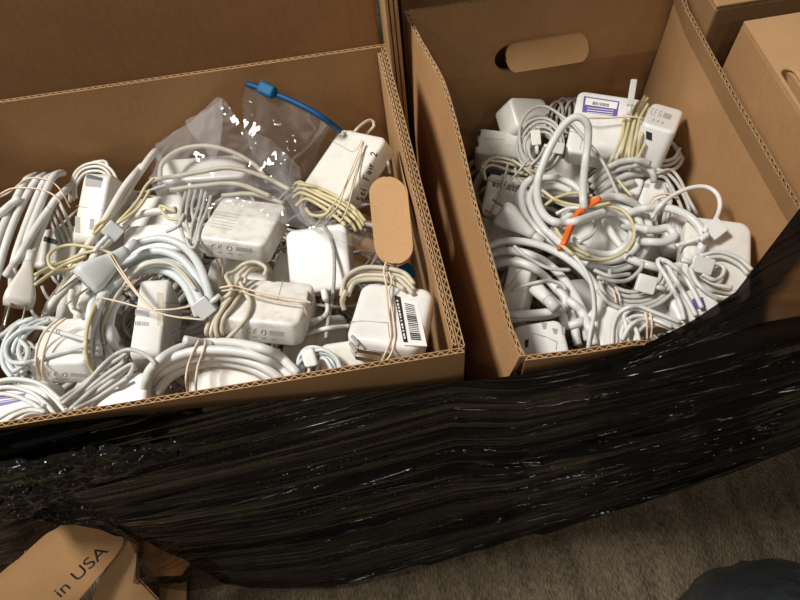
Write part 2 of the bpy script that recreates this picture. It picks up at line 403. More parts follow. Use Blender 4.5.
# ------------------------------------------------------------------ power adapters
SIZES = []
SHIFTS = []
class Adapter:
    def __init__(s, label, p0, p1, p2, t=0.028, thin='z', mat='white', group='L', R=0.0085, r=0.0036, sz=None):
        A, B_, C_ = [P(p[0], p[1], p[2] / 1000) for p in (p0, p1, p2)]
        ax = B_ - A; w = ax.length; ax.normalize()
        ay = C_ - A; ay -= ax * ay.dot(ax); h = ay.length; ay.normalize()
        if sz: w, h = sz
        az = ax.cross(ay)
        s.ax, s.ay, s.az, s.w, s.h, s.t = ax, ay, az, w, h, t
        s.c = A + ax * (w / 2) + ay * (h / 2) - az * (t / 2); s.mat = mat
        if CL:
            cs = [s.c + ax * (w / 2 * i) + ay * (h / 2 * j) + az * (t / 2 * k) for i in (-1, 1) for j in (-1, 1) for k in (-1, 1)]
            for _ in range(2):
                dx = dy = 0
                for q in cs:
                    x0, x1, y0, y1 = limits(q.y); m = -0.001
                    dx = max(dx, x0 + m - q.x) if x0 + m > q.x else (min(dx, x1 - m - q.x) if x1 - m < q.x else dx)
                    dy = max(dy, y0 + m - q.y) if y0 + m > q.y else (min(dy, y1 - m - q.y) if y1 - m < q.y else dy)
                sh = V((dx, dy, 0)); s.c += sh; SHIFTS.append((label[:40], round(dx * 1000), round(dy * 1000))); cs = [q + sh for q in cs]
        SIZES.append((label[:50], round(w * 1000), round(h * 1000), round(t * 1000)))
        g = 'white power adapters heaped in the wide carton' if group == 'L' else 'white power adapters heaped in the narrow carton'
        zmin = min((s.c + ax * (w / 2 * i) + ay * (h / 2 * j) + az * (t / 2 * k)).z for i in (-1, 1) for j in (-1, 1) for k in (-1, 1))
        s.root = thing('power_adapter', label, 'power adapter', V((s.c.x, s.c.y, zmin)), g)
        mb = MB()
        if thin == 'z': mb.prism(s.c, ax, ay, az, w, h, t, R, r)
        elif thin == 'x': mb.prism(s.c, ay, az, ax, h, t, w, R, r)
        else: mb.prism(s.c, az, ax, ay, t, w, h, R, r)
        s.thin = thin
        s.body = mb.build('housing', mat, s.root)
    def face(s, f):
        if f == 'top': return s.c + s.az * (s.t / 2), s.az
        if f == 'front': return s.c - s.ay * (s.h / 2), -s.ay
        if f == 'right': return s.c + s.ax * (s.w / 2), s.ax
        if f == 'left': return s.c - s.ax * (s.w / 2), -s.ax
        return s.c + s.ay * (s.h / 2), s.ay
    def on(s, f, px, py, lift=0.00025):
        o, n = s.face(f); d = ray(px, py)
        return CAM + d * ((o + n * lift - CAM).dot(n) / d.dot(n))
    def quad(s, f, q, lift=0.00025, mb=None):
        o, n = s.face(f); mb = mb or MB()
        up = [s.on(f, x, y, lift) for x, y in q]
        lo = [p - n * (lift + 0.0006) for p in up]
        mb.add(up + lo, [(0, 1, 2, 3), (7, 6, 5, 4)] + [(i, i + 4, (i + 1) % 4 + 4, (i + 1) % 4) for i in range(4)], True)
        return mb
    def decal(s, f, q, mat, name, parent=None, lift=0.00025):
        return s.quad(f, q, lift).build(name, mat, parent or s.root, reg=False)
    def bars(s, f, q, n, mat, name, parent, lift=0.0005, duty=0.55, seed=1, lo=0.0, hi=1.0):
        """stripes across quad q, marching from edge q0-q3 to edge q1-q2"""
        rnd = random.Random(seed); mb = MB()
        def bl(u, v):
            a = [q[0][i] + (q[1][i] - q[0][i]) * u for i in (0, 1)]; b_ = [q[3][i] + (q[2][i] - q[3][i]) * u for i in (0, 1)]
            return tuple(x + (y - x) * v for x, y in zip(a, b_))
        for i in range(n):
            u0 = i / n; u1 = u0 + duty / n * rnd.uniform(0.6, 1.4)
            s.quad(f, [bl(u0, lo), bl(u1, lo), bl(u1, hi), bl(u0, hi)], lift, mb)
        return mb.build(name, mat, parent or s.root, reg=False)
    def seam(s, f, pts):
        mb = MB()
        for a, b_ in zip(pts, pts[1:]):
            A, B_ = s.on(f, *a, 0.0), s.on(f, *b_, 0.0)
            mb.tube([A, (A + B_) / 2, B_], 0.00035, 5)
        return mb.build('seam', 'seam', s.root, reg=False)
    def marks(s, f, q, seed=0):
        """small grey approval marks printed across quad q"""
        mb = MB(); rnd = random.Random(seed)
        def bl(u, v):
            a = [q[0][i] + (q[1][i] - q[0][i]) * u for i in (0, 1)]; b_ = [q[3][i] + (q[2][i] - q[3][i]) * u for i in (0, 1)]
            return tuple(x + (y - x) * v for x, y in zip(a, b_))
        def arc(u, v, ru, rv, a0, a1):
            pts = [s.on(f, *bl(u + ru * math.cos(math.radians(a0 + (a1 - a0) * i / 8)), v + rv * math.sin(math.radians(a0 + (a1 - a0) * i / 8))), 0.0002) for i in range(9)]
            mb.tube(pts, 0.0003, 5)
        arc(0.10, 0.3, 0.06, 0.26, 80, 280); arc(0.26, 0.3, 0.06, 0.26, 80, 280)
        mb.tube([s.on(f, *bl(0.20, 0.3), 0.0002), s.on(f, *bl(0.27, 0.3), 0.0002)], 0.0003, 5)
        arc(0.46, 0.3, 0.06, 0.26, 0, 360)
        s.quad(f, [bl(0.62, 0.08), bl(1.0, 0.08), bl(1.0, 0.5), bl(0.62, 0.5)], 0.0002, mb)
        for k in range(3):
            u = 0.2 + 0.24 * k; s.quad(f, [bl(u, 0.78), bl(u + 0.10, 0.78), bl(u + 0.10, 0.95), bl(u, 0.95)], 0.0002, mb)
        return mb.build('marking', 'mark', s.root, reg=False)
    def corner(s, sx, sy, cw=0.034, ch=0.03):
        """removable plug corner, a separate moulding set into one corner of the housing"""
        mb = MB(); c = s.c + s.ax * (sx * (s.w / 2 - cw / 2 + 0.0004)) + s.ay * (sy * (s.h / 2 - ch / 2 + 0.0004))
        mb.prism(c, s.ax, s.ay, s.az, cw, ch, s.t + 0.0006, 0.008, 0.0045)
        return mb.build('plug_corner', s.mat, s.root)
    def blades(s, px, dirv, length=0.016):
        o = []
        for p in px:
            mb = MB(); c = p; d = dirv.normalized()
            n = d.cross(s.ax if abs(d.dot(s.ax)) < 0.8 else s.ay).normalized(); b_ = d.cross(n)
            mb.prism(c + d * (length / 2), d, n, b_, length, 0.0062, 0.0016, 0.0015, 0.0004, 2, 1)
            o.append(mb.build('prong', 'steel', s.root))
        return o
def connector(parent, at, to, z, w=0.0105, l=0.016, t=0.0055, mat='alu', name='connector', lift=0.004):
    """magnetic cable head: small rounded block at pixel 'at', its cord leaving towards pixel 'to'"""
    d0 = ray(*at); h = first_hit(d0, 0.15); t0 = tz(*at, z)
    if h is not None and t0 - (h - t * 0.6) < 0.03: t0 = min(t0, h - t * 0.6)
    c = CAM + d0 * t0; e = CAM + ray(*to) * t0
    a = (e - c).normalized(); n = (CAM - c).normalized(); n = (n - a * n.dot(a)).normalized(); b_ = n.cross(a)
    mb = MB(); mb.prism(c, a, b_, n, l, w * 1.6, t, 0.0016, 0.0008, 3, 2)
    o = mb.build(name, mat, parent)
    nk = MB(); nk.tube([c + a * (l / 2 + 0.010), c + a * (l / 2 + 0.004), c + a * (l / 2 - 0.001)], 0.0024, 8)
    nk.build('strain_relief', 'cord', parent)
    return o
def plug(parent, a_px, b_px, z, wide, thick=0.018, neck=0.006, mat='coldcord', prongs=2, plen=0.018, pmat='steel', maxlift=0.03, splay=0.0065, pw=0.0065):
    """moulded mains plug: neck at a_px, flat end at b_px, prongs beyond"""
    pa, pb = lay([a_px, b_px], z, thick / 2 * 0.9, maxlift=maxlift)[0], lay([a_px, b_px], z, thick / 2 * 0.9, maxlift=maxlift)[-1]
    d = (pb - pa); L = d.length; d.normalize()
    n = (CAM - pa).normalized(); n = (n - d * n.dot(d)).normalized(); b_ = d.cross(n)
    mb = MB(); rows = []; K = 10
    for i in range(K + 1):
        u = i / K; e = u * u * (3 - 2 * u)
        hw = neck + (wide / 2 - neck) * min(1, e * 1.08); hn = neck + (thick / 2 - neck) * min(1, e * 1.3)
        if i == K: hw *= 0.93; hn *= 0.9
        ring = []
        for j in range(20):
            q = 2 * math.pi * j / 20; cx, sy = math.cos(q), math.sin(q)
            k = 0.5 if u > 0.3 else 0.5 + (0.3 - u) * 1.6
            ring.append(pa + d * (L * u) + b_ * (hw * math.copysign(abs(cx) ** k, cx)) + n * (hn * math.copysign(abs(sy) ** k, sy)))
        rows.append(ring)
    vs = [p for r_ in rows for p in r_]; fs = []
    for i in range(K):
        for j in range(20): fs.append((i * 20 + j, i * 20 + (j + 1) % 20, (i + 1) * 20 + (j + 1) % 20, (i + 1) * 20 + j))
    fs.append(tuple(reversed(range(20)))); fs.append(tuple(K * 20 + j for j in range(20)))
    mb.add(vs, fs)
    mb.tube([pa - d * 0.012, pa - d * 0.004, pa + d * 0.002], neck * 0.92, 12)
    o = mb.build('plug', mat, parent)
    offs_ = [0] if prongs == 1 else [-1, 1]
    for k in offs_:
        pm = MB(); c = pb + d * (plen / 2 - 0.001) + b_ * (splay * k)
        if pmat == 'brass': pm.tube([c - d * plen / 2, c, c + d * plen / 2], 0.0022, 10)
        else: pm.prism(c, d, n, b_, plen, pw, 0.0018, 0.0016, 0.0005, 3, 1)
        pm.build('prong', pmat, o)
    return o

# ------------------------------------------------------------------ cartons
def resample(poly, step):
    out = []
    for a, b_ in zip(poly, poly[1:]):
        n = max(1, int((b_ - a).length / step))
        for i in range(n): out.append(a.lerp(b_, i / n))
    out.append(poly[-1]); return out
def smoothpoly(poly, n=8):
    q = [poly[0] * 2 - poly[1]] + list(poly) + [poly[-1] * 2 - poly[-2]]; out = []
    for i in range(1, len(q) - 2):
        p0, p1, p2, p3 = q[i - 1:i + 3]
        for j in range(n):
            t = j / n
            out.append(0.5 * (2 * p1 + (p2 - p0) * t + (2 * p0 - 5 * p1 + 4 * p2 - p3) * t * t + (3 * p1 - p0 - 3 * p2 + p3) * t ** 3))
    out.append(q[-2]); return out
def corrugated(name, pts, zbot, th, parent, mat='kraft', lean=None, dip=None, rag=0.0, drop=0.0, flutes=True, seed=0):
    """corrugated board standing on edge along pts (x,y): two liners with the wavy paper between them, open at the top edge"""
    poly = [V((p[0], p[1])) for p in pts]
    lean = lean or (lambda u, z: 0.0)
    s = resample(poly, 0.012)
    def nrm(q, i):
        d = q[min(i + 1, len(q) - 1)] - q[max(i - 1, 0)]; d.normalize(); return V((d.y, -d.x))
    L = sum((b_ - a).length for a, b_ in zip(s, s[1:]))
    def top(u, side): return -drop - (dip(u) if dip else 0) + rag * (noise.noise(V((u * 60 + seed * 9, side * 3.1, 0))) + 0.6 * noise.noise(V((u * 160, side * 5 + seed, 4))))
    mb = MB()
    for side in (-1, 1):
        o0, o1 = side * th / 2, side * (th / 2 - 0.0007)
        zs = [zbot, zbot * 0.5, -0.14, -0.10, -0.06, -0.034, -0.022, -0.01, 0]
        zs = [z for z in zs if z >= zbot]
        if zs[0] != zbot: zs = [zbot] + zs
        surf = []
        for o_ in (o0, o1):
            g = []; acc = 0
            for i, p in enumerate(s):
                if i: acc += (s[i] - s[i - 1]).length
                n = nrm(s, i); u = acc / L
                g.append([V((p.x + n.x * (o_ + lean(u, z)), p.y + n.y * (o_ + lean(u, z)), RIM + (top(u, side) if z == 0 else z))) for z in zs])
            surf.append(g)
        k = len(zs); nS = len(s); vs = [p for g in surf for col in g for p in col]; fs = []
        for i in range(nS - 1):
            for j in range(k - 1):
                a = i * k + j; fs.append((a, a + 1, a + k + 1, a + k)); b2 = a + nS * k; fs.append((b2, b2 + k, b2 + k + 1, b2 + 1))
            a = i * k + k - 1; fs.append((a, a + nS * k, a + nS * k + k, a + k))
            a = i * k; fs.append((a, a + k, a + nS * k + k, a + nS * k))
        for i in (0, nS - 1):
            for j in range(k - 1): a = i * k + j; fs.append((a, a + nS * k, a + nS * k + 1, a + 1))
        mb.add(vs, fs, True)
    o = mb.build(name, mat, parent)
    if flutes:
        f = resample(poly, 0.0011); fm = MB(); acc = 0; vs = []; per = 0.0078
        for i, p in enumerate(f):
            if i: acc += (f[i] - f[i - 1]).length
            n = nrm(f, i); u = acc / L
            ph = (acc / per) % 1; tri = (4 * abs(ph - 0.5) - 1); w = max(-1, min(1, tri * 1.12)) * (th / 2 - 0.0009)
            zt = RIM + top(u, 0) - 0.0004
            for off, z in ((-0.0003, -0.03), (-0.0003, 0), (0.0003, 0), (0.0003, -0.03)):
                e = w + off + lean(u, z); vs.append(V((p.x + n.x * e, p.y + n.y * e, zt + z)))
        fs = []
        for i in range(len(f) - 1):
            for j in range(3): fs.append((i * 4 + j, i * 4 + j + 1, i * 4 + j + 5, i * 4 + j + 4))
        fm.add(vs, fs, True); fm.build('fluting', 'flute', o, reg=False)
    return o
def stadium(cx, cy, hx, hy, n=10):
    r = min(hx, hy); o = []
    for (sx, sy, a0) in ((1, 1, 0), (-1, 1, 90), (-1, -1, 180), (1, -1, 270)):
        for i in range(n + 1):
            q = math.radians(a0 + 90 * i / n); o.append((cx + sx * (hx - r) + r * math.cos(q), cy + sy * (hy - r) + r * math.sin(q)))
    return o
def extr(mb, ring, d):
    k = len(ring); mb.add(ring + [p + d for p in ring], [tuple(range(k)), tuple(range(2 * k - 1, k - 1, -1))] + [(i, (i + 1) % k, (i + 1) % k + k, i + k) for i in range(k)], True)
    return mb
def bevelled(o, w=0.0006):
    md = o.modifiers.new('soft_edge', 'BEVEL'); md.width = w; md.segments = 2; md.limit_method = 'ANGLE'
def cut(o, ring, d):
    mb = MB(); base = LOC[o.name]; extr(mb, [p - base for p in ring], d)
    me = bpy.data.meshes.new('c'); me.from_pydata(mb.v, [], mb.f); c = bpy.data.objects.new('c', me); COL.objects.link(c)
    import bmesh
    bm = bmesh.new(); bm.from_mesh(me); bmesh.ops.recalc_face_normals(bm, faces=bm.faces); bm.to_mesh(me); bm.free()
    if o.parent: c.location = o.parent.location
    bm = bmesh.new(); bm.from_mesh(o.data); bmesh.ops.recalc_face_normals(bm, faces=bm.faces); bm.to_mesh(o.data); bm.free()
    md = o.modifiers.new('b', 'BOOLEAN'); md.object = c; md.operation = 'DIFFERENCE'; md.solver = 'EXACT'
    if o.parent: c.parent = None
    bpy.context.view_layer.update()
    ev = o.evaluated_get(bpy.context.evaluated_depsgraph_get())
    nm = bpy.data.meshes.new_from_object(ev); o.modifiers.clear(); o.data = nm
    bpy.data.objects.remove(c)

fl = MB(); fl.add([V((-2.5, -2, 0)), V((2.5, -2, 0)), V((2.5, 3, 0)), V((-2.5, 3, 0))], [(0, 1, 2, 3)], True)
floor = fl.build('floor', 'carpet', None, reg=False); floor['kind'] = 'structure'

# pallet
pal = thing('wooden_pallet', 'low wooden pallet whose board ends peep out under the black wrap', 'pallet', V((0, 0.4, 0)))
for i, y in enumerate((0.24, 0.33, 0.42, 0.51, 0.60)):
    mb = MB(); mb.abox(-0.545, 0.385, y - 0.045, y + 0.045, 0.078, 0.094); bevelled(mb.build('deck_board', 'wood', pal, reg=False), 0.002)
for x in (-0.50, -0.08, 0.34):
    mb = MB(); mb.abox(x - 0.045, x + 0.045, 0.20, 0.64, 0.0, 0.078); bevelled(mb.build('bearer', 'wood', pal, reg=False), 0.002)

# lower tier cartons under the open ones
def closed_carton(label, x0, x1, y0, y1, z0, z1, mat='kraft', group=None):
    t = thing('cardboard_box', label, 'cardboard box', V(((x0 + x1) / 2, (y0 + y1) / 2, z0)), group)
    b_ = MB(); b_.abox(x0, x1, y0, y1, z0, z1 - 0.004)
    bevelled(b_.build('walls', mat, t, reg=False), 0.0025)
    return t
def lid_flaps(t, x0, x1, y0, y1, z1, mat='kraft', ym=None):
    ym = ym or (y0 + y1) / 2
    for a, b_ in ((y0, ym - 0.0012), (ym + 0.0012, y1)):
        mb = MB(); mb.abox(x0, x1, a, b_, z1 - 0.0039, z1); o = mb.build('top_flap', mat, t, reg=False); bevelled(o, 0.0015)
    return o
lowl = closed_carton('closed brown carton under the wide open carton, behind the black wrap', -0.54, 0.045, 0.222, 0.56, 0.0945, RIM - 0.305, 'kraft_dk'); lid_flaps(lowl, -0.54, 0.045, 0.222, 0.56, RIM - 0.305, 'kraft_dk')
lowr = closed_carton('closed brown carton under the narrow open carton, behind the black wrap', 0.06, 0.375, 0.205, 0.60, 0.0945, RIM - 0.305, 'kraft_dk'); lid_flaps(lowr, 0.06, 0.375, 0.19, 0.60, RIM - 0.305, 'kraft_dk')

ZB = -0.30
RIMPTS = [(0.0575, 0.612), (0.0660, 0.560), (0.0790, 0.490), (0.0810, 0.405), (0.0800, 0.340), (0.0815, 0.280), (0.0830, 0.228), (0.0835, 0.209), (0.0870, 0.1835)]
wide = thing('cardboard_box', 'wide open carton filled with white power adapters, clear bags and thick cord coils', 'cardboard box', V((-0.24, 0.38, RIM + ZB)))
corrugated('front_panel', [(-0.525, 0.1965), (0.0435, 0.1965)], ZB, 0.0046, wide, seed=1)
o = corrugated('side_panel', [(0.0425, 0.1995), (0.0255, 0.5595)], ZB, 0.0050, wide, seed=2, rag=0.0006)
hole = [V((0.06, y, z)) for y, z in stadium(0.40, RIM - 0.048, 0.05, 0.015)]
cut(o, hole, V((-0.05, 0, 0)))
o2 = corrugated('inner_side_panel', [(0.0372, 0.203), (0.0202, 0.556)], ZB, 0.0036, wide, 'kraft2', drop=0.003, rag=0.0012, flutes=True, seed=3)
cut(o2, hole, V((-0.05, 0, 0)))
corrugated('back_panel', [(0.028, 0.5625), (-0.525, 0.5745)], ZB, 0.0042, wide, seed=4)
corrugated('side_panel', [(-0.5275, 0.5745), (-0.5275, 0.1965)], ZB, 0.0046, wide, seed=5)
mb = MB(); mb.abox(-0.527, 0.04, 0.199, 0.560, RIM + ZB, RIM + ZB + 0.004); mb.build('base_panel', 'kraft', wide)
# hand flap pushed in through the side panel
fr = [P(x, y, -0.052) for x, y in stadium(392, 220, 19, 43)]
def skew(x, y): return (x + (y - 220) * 0.10 , y)
fr = []
for x, y in stadium(391, 220, 18.5, 43):
    xx, yy = skew(x, y); fr.append(P(xx, yy, -0.036 + (xx - 391) * 0.0002))
mb = extr(MB(), fr, V((0, 0, -0.0038))); o = mb.build('hand_flap', 'kraft2', wide); bevelled(o, 0.0008)

narrow = thing('cardboard_box', 'narrow open carton with ragged rim, full of tangled white cords and adapters', 'cardboard box', V((0.215, 0.4, RIM + ZB)))
lp = smoothpoly([V(p) for p in RIMPTS])
corrugated('side_panel', [(p.x, p.y) for p in lp], ZB, 0.0042, narrow, rag=0.0022, seed=6, lean=lambda u, z: 0.024 * min(1, -z / 0.15) * min(1, u / 0.3))
corrugated('front_panel', [(0.0885, 0.1815), (0.13, 0.1795), (0.20, 0.1795), (0.357, 0.182)], ZB, 0.0044, narrow, rag=0.001, seed=7, dip=lambda u: 0.016 * min(1, max(0, (u - 0.33) / 0.12)))
def rlean(u, z): return 0.012 * min(1.0, -z / 0.036) - 0.002 if z > -0.036 else 0.010
corrugated('side_panel', [(0.354, 0.186), (0.350, 0.30), (0.349, 0.42), (0.351, 0.54), (0.358, 0.598)], ZB, 0.0044, narrow, rag=0.0006, seed=8, lean=rlean)
o = corrugated('back_panel', [(0.3755, 0.604), (0.0565, 0.612)], ZB, 0.0040, narrow, seed=9, lean=lambda u, z: -0.004 * max(0, 1 - abs(z + 0.10) / 0.05))
bh = [V((x, 0.59, z)) for x, z in stadium(0.217, RIM - 0.081, 0.056, 0.0185)]
cut(o, bh, V((0, 0.04, 0)))
mb = MB(); mb.abox(0.06, 0.36, 0.186, 0.60, RIM + ZB, RIM + ZB + 0.004); mb.build('base_panel', 'kraft', narrow)
ring = []
for x, z in stadium(0.217, 0, 0.049, 0.0105):
    # hinged along its upper edge, lower edge pushed in towards the contents
    ring.append(V((x + 0.004, 0.604 - 0.022 * (0.0105 - z) / 0.021, RIM - 0.0705 + z)))
mb = extr(MB(), ring, V((0, -0.0036, 0.0008))); o = mb.build('hand_flap', 'kraft', narrow); bevelled(o, 0.0008)

# tall cartons behind
bk = closed_carton('tall brown carton standing behind the wide open carton', -0.95, 0.028, 0.70, 1.15, 0.0, RIM + 0.50, 'kraft'); lid_flaps(bk, -0.95, 0.028, 0.70, 1.15, RIM + 0.50, 'kraft')
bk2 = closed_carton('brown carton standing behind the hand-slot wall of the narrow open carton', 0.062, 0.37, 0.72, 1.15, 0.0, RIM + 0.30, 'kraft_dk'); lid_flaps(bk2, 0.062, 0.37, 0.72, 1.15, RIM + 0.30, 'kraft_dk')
st = thing('cardboard_sheet', 'upright folded strip of pale cardboard wedged between the two open cartons', 'cardboard sheet', V((0.03, 0.6, 0)))
mb = MB()
mb.abox(0.0335, 0.0375, 0.585, 0.70, 0.0, RIM + 0.42); mb.abox(0.0385, 0.0425, 0.585, 0.70, 0.0, RIM + 0.42); mb.abox(0.0435, 0.0475, 0.585, 0.70, 0.0, RIM + 0.42)
o = mb.build('folded_board', 'kraft2', st, reg=False); bevelled(o, 0.0012)

# closed cartons beside the narrow one
x0, x1, y0, y1 = 0.3975, 0.80, 0.245, 0.512
n1 = closed_carton('closed brown carton with a hand slot in its lid, beside the narrow open carton', x0, x1, y0, y1, 0, RIM + 0.0, 'kraft')
mb = MB(); mb.abox(x0, x1, y0, y1, RIM - 0.0039, RIM); o = mb.build('lid', 'kraft2', n1, reg=False)
q0, q1 = P(778, 74, 0), P(806, 112, 0)
sl = [V((a, b_, RIM - 0.03)) for a, b_ in stadium(0.4085, 0.394, 0.0065, 0.042)]
cut(o, sl, V((0, 0, 0.06)))
w1 = [c for c in n1.children if c.name.startswith('walls')][0]
w1.modifiers.clear(); cut(w1, [V((p.x, p.y, RIM - 0.10)) for p in sl], V((0, 0, 0.14)))
bevelled(o, 0.0022); bevelled(w1, 0.0022)
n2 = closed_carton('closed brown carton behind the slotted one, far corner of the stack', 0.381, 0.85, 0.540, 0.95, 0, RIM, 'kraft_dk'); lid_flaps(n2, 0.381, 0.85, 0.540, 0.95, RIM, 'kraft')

# printed carton flaps on the floor under the torn wrap
def sheet(label, pts, th, mat, name='cardboard_sheet'):
    w = [P(x, y, z / 1000) for x, y, z in pts]
    c = sum(w, V((0, 0, 0))) / len(w)
    n = (w[1] - w[0]).cross(w[2] - w[0]).normalized()
    if n.z < 0: n = -n
    w = [p - n * (p - w[0]).dot(n) for p in w]
    mb = extr(MB(), w, -n * th)
    o = mb.build(name, mat, None, loc=V((c.x, c.y, min(p.z for p in mb.v)))); bevelled(o, 0.001)
    tag(o, label, 'cardboard sheet')
    return o, w[0], n
a = [(52, 524, -390), (128, 533, -390), (40, 700, -600)]
pl = [P(x, y, z / 1000) for x, y, z in a]; nn = (pl[1] - pl[0]).cross(pl[2] - pl[0]).normalized()
def onpl(x, y): 
    d = ray(x, y); return CAM + d * ((pl[0] - CAM).dot(nn) / d.dot(nn))
def zof(x, y): return (onpl(x, y).z - RIM) * 1000
mk = [(x, y, zof(x, y)) for x, y in [(-60, 615), (52, 522), (90, 526), (124, 533), (122, 545), (113, 558), (98, 576), (76, 602), (55, 630), (0, 672), (-60, 690)]]
made, mo, mn = sheet('brown carton flap printed Made in USA under the torn black wrap', mk, 0.004, 'kraft')
def text_on(s, o_px, e_px, plane, parent, mat='ink'):
    cu = bpy.data.curves.new('t', 'FONT'); cu.body = s; cu.size = 1.0; cu.extrude = 0.0
    ob = bpy.data.objects.new('t', cu); COL.objects.link(ob)
    bpy.context.view_layer.update()
    me = bpy.data.meshes.new_from_object(ob.evaluated_get(bpy.context.evaluated_depsgraph_get()))
    bpy.data.objects.remove(ob)
    A, B_ = plane(*o_px), plane(*e_px)
    L = max(v.co.x for v in me.vertices); k = (B_ - A).length / L
    ax = (B_ - A).normalized(); n = nn if nn.z > 0 else -nn; ay = n.cross(ax)
    mb = MB(); mb.add([A + ax * (v.co.x * k) + ay * (v.co.y * k * 0.5) + n * 0.0004 for v in me.vertices], [tuple(p.vertices) for p in me.polygons], True)
    return mb.build('printed_text', mat, parent, reg=False)
LOC[made.name] = V(made.location)
text_on('Made in USA', (20, 637), (109, 551), onpl, made)
sheet('pale torn cardboard piece lying beside the printed carton flap', [(122, 538, -420), (136, 545, -425), (135, 578, -470), (160, 597, -500), (150, 640, -560), (66, 650, -560), (98, 580, -470)], 0.004, 'kraft2')
sheet('folded cardboard corner showing brown through the torn end of the black wrap', [(142, 540, -470), (190, 538, -478), (194, 558, -500), (182, 572, -520), (144, 570, -520)], 0.004, 'kraft')
sheet('small brown cardboard scrap on the carpet near the hem of the wrap', [(160, 585, -590), (186, 583, -590), (184, 612, -600), (160, 612, -600)], 0.004, 'kraft2')
o, _, _ = sheet('tiny tan cardboard scrap under the middle of the wrap', [(240, 579, -606), (262, 577, -606), (266, 584, -610), (246, 587, -610)], 0.004, 'kraft2')

# ------------------------------------------------------------------ stretch film
def interp(pts, x):
    if x <= pts[0][0]: return pts[0][1:]
    for a, b_ in zip(pts, pts[1:]):
        if x <= b_[0]:
            t = (x - a[0]) / max(1e-9, b_[0] - a[0]); return tuple(p + (q - p) * t for p, q in zip(a[1:], b_[1:]))
    return pts[-1][1:]
def py_at(px, py, y):
    d = ray(px, py); return CAM + d * (y / d.y)
Tt = []
for px, py, y in [(0, 428, .188), (100, 416.5, .188), (200, 406, .188), (300, 397, .188), (400, 387, .188), (461, 379.5, .1865), (490, 377, .178), (525, 372, .1735), (560, 365.5, .172), (600, 357, .172)]:
    p = py_at(px, py, y); Tt.append((p.x, p.y, p.z))
for px, py, z in [(640, 345, .006), (690, 320, .012), (735, 290, .02), (800, 205, .05), (850, 130, .06)]:
    p = P(px, py, z); Tt.append((p.x, p.y, p.z))
Tt = [(-0.75, .188, Tt[0][2] + 0.01)] + Tt + [(0.82, 0.45, RIM + 0.07)]
St = [(-0.75, .187, RIM - .06), (0.03, .186, RIM - .07), (0.09, .170, RIM - .06), (0.20, .166, RIM - .035), (0.30, .168, RIM - 0.01), (0.40, .175, RIM + .005), (0.82, .185, RIM + .01)]
Bt = [(-0.75, .186, RIM - .10), (-.43, .178, RIM - .17), (-.40, .178, RIM - .255), (-.388, .176, RIM - .35), (-.368, .174, RIM - .36), (-.362, .16, RIM - .50), (-.35, .139, RIM - .60)]
for px, py in [(250, 581), (330, 580), (400, 566), (480, 546), (560, 523), (640, 500), (740, 466), (800, 441), (900, 405)]:
    p = P(px, py, -0.604); Bt.append((p.x, p.y, p.z))
film = thing('stretch_film', 'black stretch film wrapped across the fronts of both open cartons', 'stretch film', V((0, 0.17, 0)))
def fnoise(x, y, z=0.0): return noise.noise(V((x, y, z)))
def film_rows(nu, nv, x0, x1):
    rows, thin = [], []
    for j in range(nv + 1):
        v = j / nv; row = []
        for i in range(nu + 1):
            x = x0 + (x1 - x0) * i / nu
            t, s, b_ = V(interp(Tt, x)), V(interp(St, x)), V(interp(Bt, x))
            L1, L2 = (s - t).length, (b_ - s).length; sp = L1 / (L1 + L2)
            if v < sp: p = t.lerp(s, v / sp)
            else: p = s.lerp(b_, (v - sp) / (1 - sp))
            y, z = p
            # stretched creases run along the wrap, dipping to one end
            zz = z - 0.10 * x - 0.20 * max(0.0, x + 0.1) ** 1.25
            amp = min(1, v * 14) * (1 - 0.3 * v)
            h = 0.0016 * fnoise(x * 1.0, zz * 70, 1) + 0.004 * fnoise(x * 0.9, zz * 16, 9)
            h += 0.020 * max(0, fnoise(x * 0.7, zz * 62, 11) - 0.20) + 0.020 * max(0, fnoise(x * 0.6, (z - 0.06 * x) * 40, 15) - 0.26)
            h += 0.008 * max(0, fnoise(x * 0.8, (zz - 0.06 * x) * 130, 21) - 0.15)
            row.append(V((x, y - abs(h) * amp * 1.0 - 0.0015 - 0.003 * v, z)))
        rows.append(row)
    return rows
mb = MB(); rows = film_rows(230, 430, -0.75, 0.82); mb.grid(rows)
o = mb.build('film_sheet', 'film', film, reg=False)
at_ = o.data.attributes.new('thin', 'FLOAT', 'POINT')
vals = []
for p in mb.v:
    x, z = p.x, p.z - RIM
    t = 0.0 + 0.08 * max(0, fnoise(x * 1.5, (z + 0.1 * x) * 9, 7))
    t += 0.45 * max(0, 1 - abs(z + 0.40 + 0.10 * (x + 0.1)) / 0.10) * (0.55 if x > 0.1 else 1)
    if x > 0.2 and z > -0.12: t += 0.06
    if x > 0.26:
        q_ = interp(Tt, x); t += 0.6 * min(1, (x - 0.26) / 0.02) * min(1, max(0, (q_[0] - 0.028 - p.y) / 0.012)) * min(1, max(0, (z + 0.03) / 0.02))
    vals.append(max(0.0, min(0.8, t)))
at_.data.foreach_set('value', vals)
